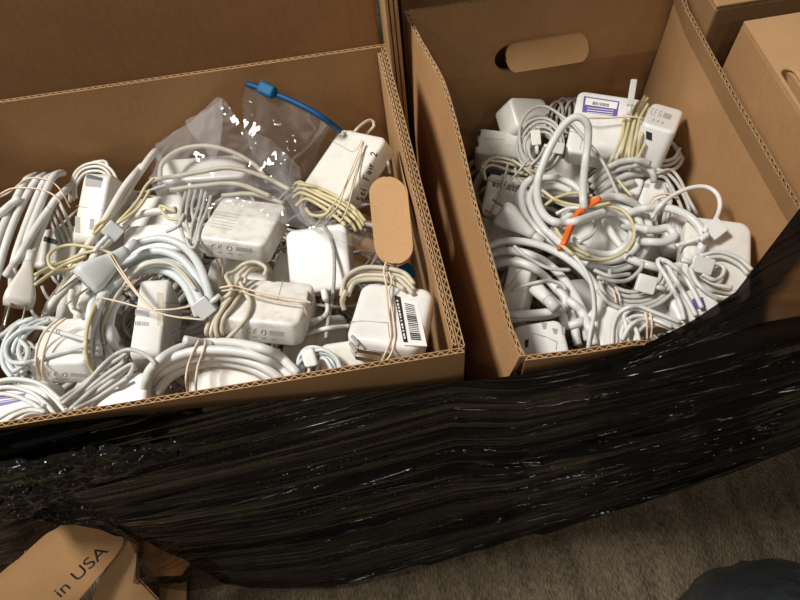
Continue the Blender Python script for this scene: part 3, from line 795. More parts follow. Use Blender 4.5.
# loose crumpled outer layer hanging over the left end
def patch(cs, nu, nv, z_or_y, amp, fr_, seed):
    """cs: rows of control pixels with a y-plane each; returns a grid with crumple"""
    R_ = len(cs); C_ = len(cs[0]); rows = []
    cw = [[py_at(px, py, y) for px, py, y in r_] for r_ in cs]
    for j in range(nv + 1):
        v = j / nv * (R_ - 1); j0 = min(int(v), R_ - 2); fv = v - j0; row = []
        for i in range(nu + 1):
            u = i / nu * (C_ - 1); i0 = min(int(u), C_ - 2); fu = u - i0
            p = cw[j0][i0].lerp(cw[j0][i0 + 1], fu).lerp(cw[j0 + 1][i0].lerp(cw[j0 + 1][i0 + 1], fu), fv)
            q = V((p.x * fr_[0] + seed, p.z * fr_[1], p.x * fr_[2]))
            h = (1 - abs(noise.noise(q)) * 2) * amp + (1 - abs(noise.noise(q * 2.3 + V((3, 1, 7)))) * 2) * amp * 0.5
            n = V((0, -1, 0.35)).normalized(); row.append(p + n * (h + amp))
        rows.append(row)
    return rows
mb = MB()
mb.grid(patch([[(-60, 452, .181), (0, 452, .181), (60, 444, .180), (110, 436, .180), (160, 432, .180), (217, 428, .180)],
               [(-60, 480, .176), (0, 474, .174), (50, 462, .174), (105, 458, .175), (150, 452, .176), (205, 434, .178)],
               [(-60, 505, .172), (0, 498, .172), (30, 494, .172), (70, 478, .173), (100, 466, .175), (190, 442, .177)],
               [(-60, 520, .172), (-5, 515, .172), (35, 506, .172), (65, 490, .173), (85, 480, .174), (160, 456, .176)]], 170, 90, 0, 0.0055, (30, 52, 10), 2))
o = mb.build('loose_fold', 'film_crumple', film, reg=False); o['label'] = 'crumpled glossy outer fold of the film'
a_ = o.data.attributes.new('thin', 'FLOAT', 'POINT'); a_.data.foreach_set('value', [0.0] * len(mb.v))
mb = MB()
mb.grid(patch([[(128, 529, .166), (150, 531, .164), (185, 530, .163), (222, 528, .162)],
               [(138, 552, .145), (160, 555, .143), (190, 560, .143), (226, 556, .146)],
               [(134, 578, .124), (156, 583, .124), (190, 588, .126), (230, 580, .130)]], 40, 30, 0, 0.003, (14, 20, 5), 5))
o = mb.build('torn_flap', 'film_crumple', film, reg=False); o['label'] = 'torn see-through brown end of the film'
a_ = o.data.attributes.new('thin', 'FLOAT', 'POINT'); a_.data.foreach_set('value', [0.95] * len(mb.v))
mb = MB()
mb.grid(patch([[(-70, 500, .176), (-10, 506, .174), (30, 512, .173), (62, 520, .173)],
               [(-70, 560, .155), (-20, 548, .155), (10, 540, .156), (46, 531, .160)],
               [(-70, 620, .125), (-30, 596, .130), (-8, 576, .136), (30, 545, .148)]], 40, 30, 0, 0.003, (10, 24, 3), 8))
o = mb.build('hanging_tail', 'film', film, reg=False)
a_ = o.data.attributes.new('thin', 'FLOAT', 'POINT'); a_.data.foreach_set('value', [0.08] * len(mb.v))

# black sack on the carpet
sk = MB(); c = P(822, 668, -0.50); rows = []
for j in range(41):
    v = math.pi * 0.5 * j / 40; row = []
    for i in range(81):
        u = 2 * math.pi * i / 80
        d = V((math.cos(u) * math.cos(v), math.sin(u) * math.cos(v), math.sin(v)))
        k = 1 + 0.07 * noise.noise(d * 2.2) + 0.035 * (1 - 2 * abs(noise.noise(V((d.x * 4, d.y * 4, d.z * 2)) + V((4, 2, 1))))) + 0.02 * noise.noise(d * 9)
        p = V((c.x + d.x * 0.165 * k, c.y + d.y * 0.135 * k, 0.002 + d.z * 0.20 * k)); row.append(p)
    rows.append(row)
sk.grid(rows)
o = sk.build('garbage_bag', 'sack', None, reg=False, loc=V((c.x, c.y, 0))); tag(o, 'full black plastic bag standing on the carpet in front of the wrapped stack', 'bag')

# ------------------------------------------------------------------ light: ceiling lamp of the room, plus small lights added for film glints
def lamp(name, loc, size, power, col, aim):
    l = bpy.data.lights.new(name, 'AREA'); l.shape = 'RECTANGLE'; l.size, l.size_y = size; l.energy = power; l.color = col
    o = bpy.data.objects.new(name, l); COL.objects.link(o); o.location = loc
    d = (V(aim) - V(loc)); o.rotation_euler = d.to_track_quat('-Z', 'Y').to_euler()
    return o
lamp('ceiling_lamp', (-1.40, 0.66, 3.00), (0.65, 0.55), 99, (1.0, 0.98, 0.945), (-0.05, 0.3, RIM))
for x, y, e in ((-1.3, -1.7, 2.4), (-0.2, -1.9, 2.4), (0.9, -1.7, 2.4), (0.2, -0.6, 2.4), (-0.5, -1.0, 2.4)):  # added unseen lights: glints on the wrap creases and weak fill from the front
    lamp('glint_fill_light', (x, y, 2.5), (0.15, 0.15), e * 1.15, (1.0, 0.95, 0.88), (x * 0.2, 0.2, 0.3))
w = bpy.data.worlds.new('room_light'); SC.world = w; w.use_nodes = True
w.node_tree.nodes['Background'].inputs['Color'].default_value = (1.0, 0.90, 0.78, 1)
w.node_tree.nodes['Background'].inputs['Strength'].default_value = 0.07
SC.view_settings.view_transform = 'Standard'; SC.view_settings.look = 'None'
SC.view_settings.gamma = 1.0; SC.view_settings.use_curve_mapping = False
SC.view_settings.exposure = 0.0

# ================================================================== contents of the wide carton
def tangle(label, x0, x1, y0, y1, zlo, zhi, n, seed):
    rnd = random.Random(seed); mb = MB()
    for k in range(n):
        p = V((rnd.uniform(x0 + .05, x1 - .05), rnd.uniform(y0 + .05, y1 - .05), rnd.uniform(zlo, zhi))); q = rnd.uniform(0, 6.28); pts = []
        turn = rnd.choice((-1, 1)) * rnd.uniform(0.25, 0.7)
        for i in range(26):
            pts.append(p.copy()); q += turn + rnd.uniform(-0.15, 0.15)
            p = p + V((math.cos(q), math.sin(q), 0)) * 0.02
            p.x = min(max(p.x, x0), x1); p.y = min(max(p.y, y0), y1); p.z = min(max(p.z + rnd.uniform(-.006, .006), zlo), zhi)
        pts = [V(a) for a in smoothpoly(pts, 2)]
        mb.tube(pts, 0.0036 if k % 3 == 0 else 0.0019, 7)
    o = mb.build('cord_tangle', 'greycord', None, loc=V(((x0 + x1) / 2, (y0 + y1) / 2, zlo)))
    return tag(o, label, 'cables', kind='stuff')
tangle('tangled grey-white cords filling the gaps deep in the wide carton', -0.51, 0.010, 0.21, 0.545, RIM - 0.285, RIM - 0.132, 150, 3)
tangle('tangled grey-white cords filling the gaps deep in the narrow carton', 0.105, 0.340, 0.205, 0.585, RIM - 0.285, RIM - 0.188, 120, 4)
Ad = Adapter
CL = 'L'
WC = 'wide carton'

# ---- lower and hidden-edge adapters first
l21 = Ad('half-hidden white adapter under the adapter with scuffed print, a tan band down its face', (203, 287, -95), (264, 292, -95), (205, 256, -92), 0.027, mat='warm')
band('tan rubber band running down the half-hidden adapter below the scuffed one', [[(216, 256), (218, 268), (217, 286)], [(221, 256), (223, 270), (221, 288)]], -0.08)
l22 = Ad('small white adapter edge wedged in the dark gap behind the dirty adapter', (266, 290, -110), (300, 294, -110), (270, 250, -108), 0.027)
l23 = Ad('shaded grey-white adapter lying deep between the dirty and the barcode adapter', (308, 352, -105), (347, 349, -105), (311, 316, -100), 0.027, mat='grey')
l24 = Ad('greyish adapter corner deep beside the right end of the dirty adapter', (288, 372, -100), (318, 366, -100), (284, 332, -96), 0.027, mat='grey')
l25 = Ad('white adapter mostly buried under the white plug and yellow strands', (52, 328, -95), (98, 324, -95), (50, 286, -90), 0.027)
l26 = Ad('shaded white adapter under the fanned white cord strands, dark print on its edge', (28, 268, -100), (74, 262, -100), (34, 230, -95), 0.027, mat='warm')
l26.decal('top', [(44, 236), (58, 240), (57, 245), (43, 241)], 'ink', 'printed_label')
l8 = Ad('long white adapter behind the big coil with the three-way rubber band', (120, 262, -86), (192, 256, -86), (124, 226, -80), 0.027)
l27 = Ad('white adapter buried under the cord lengths beside the aluminium cable head', (128, 232, -110), (182, 224, -110), (126, 200, -105), 0.027)
l28 = Ad('white adapter seen dimly inside the clear bag', (160, 182, -112), (246, 176, -112), (160, 158, -106), 0.027, mat='warm')

# ---- fanned white cord with plug at the near left
e1 = thing('extension_cord', 'thick white cord folded into a fan of strands with a two-blade plug', 'extension cord', P(25, 240, -0.12))
cable(e1, [[(-20, 300, -90), (-6, 250), (8, 215), (24, 184), (30, 178, -75), (37, 175, -110)],
           [(-12, 310, -85), (4, 250), (17, 215), (33, 185), (40, 178, -72), (46, 175, -110)],
           [(12, 288, -88), (14, 262), (26, 225), (42, 186), (50, 177, -75), (56, 175, -110)],
           [(24, 262, -60), (27, 240), (36, 215), (50, 182), (57, 174, -75), (63, 173, -110)],
           [(31, 260, -58), (38, 238), (52, 205), (62, 194), (68, 188, -90), (76, 183, -130)],
           [(6, 276, -90), (20, 255), (36, 228), (50, 208)],
           [(-30, 250, -90), (-8, 222), (10, 205), (20, 198)]], -0.070, 0.0040, 'cord', 'cord')
plug(e1, (29, 262), (18, 305), -0.045, 0.027, 0.020, 0.0048, 'warm', 2, 0.026)
band('thin pale rubber band over the tops of the fanned cord strands', [[(-6, 200), (10, 192), (25, 180), (38, 178), (52, 182), (62, 192), (70, 208, -80)]], -0.07, 0.0010)
band('second thin pale rubber band lower across the fanned cord strands', [[(-8, 200), (8, 190), (20, 188), (38, 189), (52, 194), (60, 202), (66, 216, -80)]], -0.068, 0.0012)
gc = thing('charger_cable', 'bundle of thin greyed cable beside the fanned white cord', 'cable', P(62, 230, -0.11))
cable(gc, [[(54, 205), (62, 222), (70, 242, -95)], [(51, 210), (59, 228), (66, 246, -95)], [(49, 216), (55, 232), (62, 248, -95)], [(58, 200), (66, 216), (74, 236, -95)]], -0.092, 0.0018, 'greycord')
dl = thing('charger_cable', 'beige cable end drooping in the gap beside the white two-blade plug', 'cable', P(16, 270, -0.11))
cable(dl, [[(20, 250), (15, 258), (15, 270), (20, 276)]], -0.085, 0.0019, 'beige')

# ---- adapter standing on end with its cable wound round the top
l2 = Ad('narrow white adapter standing on end with cable wound round its top', (70, 242, -88), (97, 244, -88), (82, 171, -62), 0.062, 'x', 'warm')
l2.decal('top', [(86, 173), (103, 178), (101, 188), (85, 186)], 'seam', 'recess')
l2.decal('top', [(87, 174), (103, 178), (102.5, 181), (86.5, 178)], 'dark', 'slot')
l2.decal('top', [(75, 216), (80, 217), (80, 233), (75, 232)], 'seam', 'slot')
l2.decal('top', [(90, 218), (95, 219), (93, 231), (89, 229)], 'seam', 'slot')
l2.seam('top', [(76, 206), (102, 210)])
cable(l2.root, [[(70, 202), (70, 188), (76, 172), (88, 164), (102, 164), (113, 172), (119, 188), (121, 203)],
                [(73, 200), (73, 186), (80, 172), (91, 167), (103, 168), (111, 177), (115, 192), (116, 206)],
                [(76, 198), (76, 186), (84, 174), (94, 171), (104, 173), (109, 182), (111, 198)],
                [(92, 163), (99, 160), (106, 162), (108, 167)]], -0.095, 0.0019, 'warm', drape=False)

# ---- lengths of cord running to the aluminium head
e3 = thing('extension_cord', 'two straight lengths of thick white cord slanting past the upright adapter', 'extension cord', P(115, 200, -0.12))
cable(e3, [[(162, 150, -125), (156, 151, -88), (146, 163), (128, 190), (110, 215), (84, 252), (70, 268)],
           [(142, 166, -95), (124, 188), (104, 222), (80, 258), (50, 310, -70)],
           [(176, 210), (152, 212), (132, 218), (118, 232), (104, 246), (92, 258)],
           [(100, 250), (76, 278), (55, 300), (45, 314)]], -0.072, 0.0040, 'warm', 'cord')
y4 = thing('charger_cable', 'yellowed cable looped beside the big three-banded coil', 'cable', P(60, 270, -0.10))
cable(y4, [[(154, 178), (146, 186), (138, 200), (128, 212), (118, 222)], [(150, 190), (140, 206), (126, 218), (112, 226)],
           [(35, 275), (48, 268), (64, 262), (82, 254), (98, 250)], [(35, 285), (50, 274), (66, 264), (86, 256)],
           [(114, 254), (94, 248), (70, 245), (54, 250), (48, 258), (52, 268), (66, 270), (84, 262)],
           [(104, 224), (94, 234), (96, 226), (108, 218)], [(176, 212), (160, 206), (168, 218), (180, 220)]], -0.062, 0.0017, 'yellow')
connector(y4, (113, 231), (94, 252), -0.035)
cable(l8.root, [[(94, 252), (100, 244), (108, 236)]], -0.04, 0.0023, 'cord')

# ---- big coil with plug
l6 = Ad('white adapter standing on edge inside the big thick coil, grey label on one side', (128, 356, -42), (160, 354, -46), (134, 278, -48), 0.060, 'x')
l6.decal('top', [(157, 292), (163, 293), (163, 326), (157, 325)], 'beige', 'label_strip')
l6.decal('top', [(135, 309), (149, 311), (149, 317), (135, 315)], 'mark', 'printed_label', lift=0.0004)
l6.bars('top', [(135, 321), (149, 322), (149, 326), (135, 325)], 8, 'mark', 'printed_label', None, 0.0004)
l6.marks('right', [(170, 328), (176, 352), (185, 346), (180, 322)], 3)
l6.seam('right', [(164, 303), (183, 303), (186, 300), (186, 284)])
l20 = thing('power_plug', 'white plug pointing down with one brass pin, beside the banded adapter', 'plug', P(85, 310, -0.06))
plug(l20, (88, 294), (85, 322), -0.052, 0.021, 0.018, 0.007, 'warm', 1, 0.018, 'brass')
cable(l20, [[(94, 276, -80), (90, 284), (88, 294)], [(72, 290), (70, 300), (73, 310), (80, 316)]], -0.06, 0.0026, 'warm', 'cord')
e5 = thing('extension_cord', 'big coil of thick cool white cord with a two-blade plug', 'extension cord', P(150, 300, -0.11))
cable(e5, [[(104, 374, -40), (94, 348, -38), (90, 318, -48), (98, 290), (116, 268), (140, 257), (166, 257), (186, 270), (198, 292), (204, 312, -60)],
           [(114, 364, -42), (103, 342, -40), (101, 318, -48), (110, 296), (126, 279), (148, 270), (168, 272), (184, 284), (194, 304), (198, 316, -65)],
           [(120, 358, -75), (110, 336), (112, 312), (122, 296)],
           [(98, 356, -36), (96, 326, -42), (106, 284), (128, 262), (156, 251), (180, 258), (196, 276), (206, 298), (208, 312)],
           [(88, 360, -34), (89, 334, -38), (104, 296), (126, 276), (150, 264), (172, 265), (190, 281), (203, 306)],
           [(130, 247), (146, 241), (164, 239), (184, 247), (199, 265), (208, 290), (210, 302)]], -0.060, 0.0042, 'coldcord', 'cord')
cable(y4, [[(104, 344), (103, 326), (112, 304), (128, 280), (146, 265), (168, 263), (184, 274), (196, 290)]], -0.045, 0.0017, 'beige', maxlift=0.06)
plug(e5, (127, 250), (84, 282), -0.040, 0.031, 0.022, 0.0055, 'coldcord', 2, 0.027)
band('long tan rubber band stretched in three directions across the big coil and adapter', [[(109, 254), (120, 272), (135, 292), (150, 308), (156, 312)], [(98, 297), (120, 302), (142, 308), (156, 311)], [(154, 310), (176, 309), (200, 304)], [(154, 312), (176, 317), (204, 320)], [(111, 253), (124, 274), (140, 296), (154, 311)]], -0.03, 0.0011)

# ---- scuffed adapter
l7 = Ad('white adapter with scuffed print on top, thin grey cable wound on one end', (195, 237, -40), (264, 246, -40), (207, 194, -58), 0.027, mat='dirty')
l7.marks('front', [(210, 243), (252, 248), (251, 257), (209, 252)], 1)
l7.bars('top', [(212, 210), (206, 228), (234, 233), (246, 216)], 6, 'mark', 'scuffed_print', None, 0.0002, 0.14, 5, 0.1, 0.85)
l7.decal('front', [(196, 243), (212, 245), (212, 254), (196, 252)], 'grey', 'recess')
cable(l7.root, [[(186, 192, -70), (182, 206), (180, 222), (184, 238), (192, 248)],
                [(190, 190, -70), (187, 206), (186, 222), (191, 238), (194, 248)],
                [(196, 190, -70), (192, 208), (194, 224), (194, 244)],
                [(202, 190, -65), (198, 208), (192, 226), (190, 244)],
                [(206, 192, -60), (202, 210), (198, 226), (195, 244)],
                [(211, 196, -55), (207, 210), (200, 228), (197, 246)],
                [(186, 238), (190, 247), (195, 247), (197, 241)],
                [(166, 232), (178, 226), (184, 214)]], -0.055, 0.0018, 'greycord')

# ---- back adapter with face up
l11 = Ad('clean white adapter propped up behind the dirty one, a frayed cord across it', (290, 296, -72), (352, 288, -66), (284, 231, -48), 0.027, mat='white')
fr_ = thing('charger_cable', 'grey frayed cable hanging down over the propped-up adapter', 'cable', P(331, 280, -0.10))
cable(fr_, [[(322, 224), (330, 236), (334, 255), (334, 280), (332, 300), (328, 322), (326, 338)]], -0.05, 0.0017, 'fray')
w11 = cable(l11.root, [[(326, 296), (327, 312), (316, 322), (300, 330)], [(296, 338), (310, 333), (328, 328), (350, 326)], [(322, 318), (306, 322), (296, 330)]], -0.07, 0.0021, 'cord')
mb = MB(); mb.tube(lay([(324, 290), (326, 300)], -0.068, 0.0034), 0.0034, 10); mb.build('strain_relief', 'white', w11)

# ---- dirty adapter with rubber bands
l12 = Ad('dirty white adapter with beige cable and two rubber bands round it', (217, 318, -20), (298, 325, -20), (240, 277, -42), 0.028, mat='dirty')
l12.marks('front', [(246, 327), (284, 331), (283, 342), (245, 337)], 2)
l12.seam('top', [(283, 279), (277, 303)])
l12.decal('right', [(308, 291), (313, 297), (312, 306), (307, 300)], 'seam', 'slot')
cable(l12.root, [[(258, 262, -50), (246, 268), (238, 276), (234, 290), (224, 304), (212, 318), (206, 332), (212, 338, -60)],
                 [(262, 268, -50), (250, 270), (243, 280), (238, 292), (228, 306), (216, 318), (211, 334), (217, 339, -60)],
                 [(240, 276), (236, 284), (232, 296), (222, 310), (216, 324), (217, 336), (222, 340, -60)],
                 [(246, 278), (242, 290), (234, 304), (224, 318), (222, 332), (226, 339, -60)],
                 [(240, 282), (246, 294), (250, 302), (248, 314), (240, 326), (230, 336), (224, 342, -55)],
                 [(264, 276), (266, 268), (256, 262), (244, 264), (234, 272), (226, 276), (232, 290), (222, 300)]], -0.03, 0.0020, 'beige')
connector(l12.root, (204, 308), (232, 286), -0.018)
band('twisted tan rubber band across the top of the dirty adapter', [[(220, 288, -40), (234, 286), (250, 290), (268, 294), (284, 297), (300, 299), (311, 303)]], -0.022, 0.0012)
band('second tan rubber band just below the twisted one on the dirty adapter', [[(222, 291, -40), (236, 290), (252, 295), (270, 300), (288, 303), (303, 305), (307, 318, -45)]], -0.022, 0.0010)

# ---- barcode adapter
l13 = Ad('white adapter with black-and-white barcode sticker and folded blades, cable coiled behind it', (350, 345, -5), (429, 355, -5), (355, 283, -22), 0.029, mat='white', R=0.012, r=0.006)
l13.seam('top', [(350, 322), (364, 321), (388, 323), (390, 344)])
stk = l13.decal('top', [(394, 295), (418, 303), (427, 346), (404, 345)], 'paper', 'sticker')
l13.decal('top', [(394.3, 295.3), (400.5, 297), (408, 342.5), (403.5, 342)], 'ink', 'sticker_band', stk, 0.0004)
l13.bars('top', [(398, 300), (406, 340), (404.4, 340), (396.4, 300)], 12, 'paper', 'sticker_text', stk, 0.0006, 0.6, 3)
l13.bars('top', [(404.5, 303), (411, 340), (421.5, 341), (414, 305)], 19, 'ink', 'barcode', stk, 0.0005, 0.55, 4)
for (qa, qb) in (((357, 350), (389, 355)), ((355, 357), (383, 362))):
    A_, B_ = l13.on('front', *qa, 0.0010), l13.on('front', *qb, 0.0010); d_ = (B_ - A_).normalized(); n_ = -l13.ay
    mb = MB(); mb.prism((A_ + B_) / 2, d_, n_.cross(d_), n_, (B_ - A_).length, 0.0058, 0.0018, 0.0022, 0.0005, 3, 1); pg_ = mb.build('prong', 'steel', l13.root)
    mb = MB(); pts = [l13.on('top', qa[0] - 5 + 6 * math.sin(a_ / 6 * 1.6), qa[1] - 14 + a_ * 1.6, 0.0001) for a_ in range(7)]
    mb.tube(pts, 0.0014, 6); mb.build('prong_slot', 'seam', l13.root, reg=False)
cable(l13.root, [[(344, 300, -26), (343, 288), (350, 276), (366, 271), (386, 272), (404, 278), (414, 290, -26)],
                 [(342, 306, -28), (346, 288), (358, 277), (376, 275), (396, 278), (408, 288), (413, 294, -24)],
                 [(348, 296, -26), (354, 283), (370, 279), (390, 281), (404, 289)],
                 [(341, 296, -32), (346, 278), (362, 268), (384, 268), (404, 273), (414, 284, -30)],
                 [(344, 310, -28), (342, 300), (346, 290)]], -0.020, 0.0021, 'beige')
band('tan rubber band running lengthwise over the barcode adapter', [[(386, 262), (384, 272), (386, 284), (388, 310), (391, 335), (386, 352), (380, 364, -30)]], -0.01, 0.0012)
band('doubled tan rubber band beside the first one over the barcode adapter', [[(389, 272), (392, 282), (389, 292), (393, 316), (395, 338), (390, 356), (380, 365, -30)]], -0.01, 0.0011)

# ---- front row
l14 = Ad('white adapter by the front wall with thin white cable gathered in a clip', (322, 385, -42), (384, 376, -42), (318, 345, -30), 0.027, mat='warm')
cable(l14.root, [[(302, 366, -55), (305, 378), (312, 385)], [(300, 380), (298, 362), (304, 350), (314, 347), (328, 352), (338, 366), (344, 380)],
                 [(306, 384), (312, 362), (320, 354), (332, 362), (338, 380)], [(316, 386), (318, 364), (324, 358), (332, 370), (334, 384)],
                 [(320, 352), (332, 356), (342, 368), (348, 378)], [(292, 372), (302, 360), (312, 352), (324, 350), (336, 358), (342, 372)]], -0.034, 0.0017, 'coldcord')
mb = MB(); mb.prism(lay([(309, 356), (311, 362)], -0.026, 0.003)[1], (P(312, 370, 0) - P(306, 349, 0)).normalized(), (P(318, 358, 0) - P(302, 361, 0)).normalized(), V((0, -0.4, 1)).normalized(), 0.018, 0.0115, 0.008, 0.003, 0.002)
mb.build('cable_clip', 'white', l14.root)
l16 = Ad('white adapter lying under the four-strand coil at the front wall', (188, 400, -48), (264, 389, -48), (186, 360, -40), 0.027, mat='warm')
e15 = thing('extension_cord', 'coil of four thick cream-white strands by the front wall, bound by two bands', 'extension cord', P(220, 375, -0.08))
cable(e15, [[(160, 402, -60), (160, 390), (172, 376), (194, 366), (218, 362), (244, 366), (266, 376), (282, 390, -40)],
            [(148, 402, -55), (150, 386), (166, 370), (190, 360), (216, 356), (244, 360), (268, 370), (288, 386, -35)],
            [(146, 394, -55), (150, 376), (166, 362), (190, 352), (216, 350), (246, 353), (272, 362), (294, 380, -35)],
            [(144, 388, -55), (150, 370), (168, 354), (190, 345), (218, 342), (248, 345), (276, 354), (298, 374, -35)],
            [(184, 340), (196, 342), (212, 345)]], -0.036, 0.0040, 'cord', 'cord')
band('tan rubber band binding the four-strand front coil, the one farther from the dirty adapter', [[(199, 340), (193, 352), (188, 366), (186, 380), (188, 394, -40)]], -0.02, 0.0013)
band('tan rubber band binding the four-strand front coil, the one nearer the dirty adapter', [[(206, 340), (203, 352), (198, 366), (196, 380), (196, 394, -40)]], -0.02, 0.0013)
l17 = Ad('white adapter with two twisted rubber bands and cable coiled at one end', (20, 364, -22), (86, 362, -22), (46, 318, -46), 0.027, mat='white')
l17.marks('front', [(46, 371), (86, 373), (85, 381), (46, 379)], 4)
cable(l17.root, [[(40, 320, -45), (22, 328), (10, 345), (8, 362), (18, 376)], [(46, 319, -42), (28, 326), (16, 342), (13, 358), (24, 374)],
                 [(50, 320, -40), (33, 328), (22, 340), (19, 354), (28, 370)], [(34, 318, -48), (16, 326), (4, 344), (3, 364), (12, 378)],
                 [(14, 372), (24, 364), (28, 350), (20, 340)],
                 [(86, 340), (66, 334), (44, 328), (22, 330), (8, 342), (6, 354), (12, 362), (30, 362), (56, 354), (88, 345)]], -0.034, 0.0021, 'coldcord')
band('twisted tan rubber band over the left-end adapter, nearer its coiled cable', [[(60, 318), (50, 326), (42, 336), (37, 350), (36, 364), (40, 380, -45)]], -0.022, 0.0013)
band('tan rubber band over the coiled-end adapter, the straighter of its two', [[(66, 318), (54, 328), (47, 342), (43, 356), (42, 370), (46, 383, -45)]], -0.022, 0.0012)
y85 = thing('charger_cable', 'short yellowed cable bending down past the brass pin', 'cable', P(86, 350, -0.07))
cable(y85, [[(98, 300, -60), (90, 318), (86, 338), (87, 358), (94, 374)]], -0.035, 0.0018, 'yellow')
l18 = Ad('white adapter with purple label half under grey cable loops in the corner', (-34, 432, -30), (48, 420, -30), (-28, 390, -22), 0.027, mat='white')
pl18 = l18.decal('top', [(-12, 396), (26, 393), (22, 401), (-8, 408)], 'purple', 'sticker')
l18.bars('top', [(-10, 398), (-6, 406), (18, 401), (22, 395)], 3, 'paper', 'sticker_text', pl18, 0.0005, 0.35, 2)
cable(l18.root, [[(-16, 388), (10, 381), (34, 384), (52, 396), (66, 412)], [(-16, 392), (8, 387), (30, 392), (46, 404), (56, 416)],
                 [(-10, 424), (10, 412), (28, 406), (44, 406)], [(-16, 396), (6, 394), (26, 400), (42, 410), (50, 420)],
                 [(-14, 384), (14, 379), (40, 384), (58, 398), (70, 410)], [(0, 428), (14, 416), (30, 410), (46, 412)]], -0.022, 0.0020, 'cord')
l19 = Ad('plain white adapter wedge by the front wall under a bundle of thin cable', (70, 420, -26), (146, 408, -26), (96, 378, -24), 0.027, mat='white')
cable(l19.root, [[(60, 400), (78, 388), (98, 372), (120, 358), (128, 352)], [(64, 406), (82, 394), (104, 376), (124, 362)],
                 [(70, 408), (88, 398), (108, 384), (130, 368), (136, 370)], [(62, 404), (84, 386), (104, 364), (120, 352), (134, 350), (150, 358), (156, 366)],
                 [(70, 410), (90, 392), (112, 376), (132, 364), (130, 374), (116, 386)], [(74, 410), (94, 400), (112, 388), (128, 378)]], -0.022, 0.0019, 'greycord')

# ---- sci-fair adapter and clear bags
def bagsheet(rows_px, nu, nv, amp, seed, back=0.0):
    """crumpled film sheet through a grid of (px, py, z mm) points"""
    R_, C_ = len(rows_px), len(rows_px[0]); W = [[P(x, y, z / 1000) for x, y, z in r_] for r_ in rows_px]
    def cr(a, b_, c, d, t): return 0.5 * (2 * b_ + (c - a) * t + (2 * a - 5 * b_ + 4 * c - d) * t * t + (3 * b_ - a - 3 * c + d) * t ** 3)
    def g(i, j): return W[max(0, min(R_ - 1, i))][max(0, min(C_ - 1, j))]
    out = []
    for j in range(nv + 1):
        v = j / nv * (R_ - 1); j0 = min(int(v), R_ - 2); fv = v - j0; row = []
        for i in range(nu + 1):
            u = i / nu * (C_ - 1); i0 = min(int(u), C_ - 2); fu = u - i0
            col = [cr(g(j0 + k, i0 - 1), g(j0 + k, i0), g(j0 + k, i0 + 1), g(j0 + k, i0 + 2), fu) for k in (-1, 0, 1, 2)]
            p = cr(*col, fv)
            q = p * 26 + V((seed, 0, seed))
            h = amp * (1 - 2.2 * abs(noise.noise(q))) + amp * 0.6 * (1 - 2.2 * abs(noise.noise(q * 2.1)))
            p = p + V((0, -0.3, 1)) * (h - back); row.append(V((min(p.x, limits(p.y)[1] - 0.002), min(p.y, 0.557), p.z)))
        out.append(row)
    return out
l10 = Ad('white adapter handwritten Sci Fair 2, yellow cable wound round its lower end', (300, 188, -76), (344, 202, -50), (333, 126, -64), 0.024, mat='warm')
l10.seam('top', [(330, 140), (352, 152), (357, 150), (362, 140)])
b2 = thing('zip_bag', 'clear zip bag with blue zip edge leaning in the corner behind the handwritten adapter', 'plastic bag', P(300, 190, -0.12))
mb = MB()
mb.grid(bagsheet([[(247, 86, -17), (270, 93, -19), (305, 108, -23), (326, 120, -33), (338, 134, -88)],
                  [(243, 112, -39), (272, 125, -47), (300, 140, -57), (316, 152, -75), (324, 160, -120)],
                  [(250, 145, -61), (276, 162, -69), (292, 176, -81), (300, 190, -112), (316, 205, -122)],
                  [(268, 178, -100), (288, 192, -95), (302, 206, -90), (330, 224, -98), (352, 232, -98)],
                  [(290, 205, -80), (312, 218, -66), (340, 226, -60), (362, 238, -60), (384, 246, -82)],
                  [(300, 222, -58), (326, 238, -32), (350, 246, -32), (378, 262, -70), (404, 272, -80)]], 60, 50, 0.0032, 3))
mb.build('bag_film', 'clear', b2, reg=False)
zt = [P(x, y, z / 1000) for x, y, z in [(247, 84, -14), (256, 87, -14), (272, 93, -16), (292, 101, -18), (310, 110, -21), (326, 120, -28), (340, 131, -48)]]
zt = smoothpoly(zt, 5)
mb = MB(); mb.tube(zt, 0.0032, 8); mb.build('zip_strip', 'blue', b2, reg=False)
mb = MB(); c = P(267, 90, -0.012); d = (P(276, 95, -.027) - P(258, 87, -.025)).normalized(); n = V((0, -0.6, 0.8)).normalized(); n = (n - d * n.dot(d)).normalized()
mb.prism(c, d, n.cross(d), n, 0.020, 0.013, 0.010, 0.003, 0.0025); mb.build('zip_slider', 'teal', b2, reg=False)
mb = MB(); c = P(407, 272, -0.070); d = (P(412, 284, -.05) - P(400, 262, -.05)).normalized(); n = V((0, -0.4, 0.9)).normalized(); n = (n - d * n.dot(d)).normalized()
mb.prism(c, n.cross(d), d, n, 0.013, 0.016, 0.008, 0.003, 0.002); mb.build('zip_stop', 'teal', b2, reg=False)

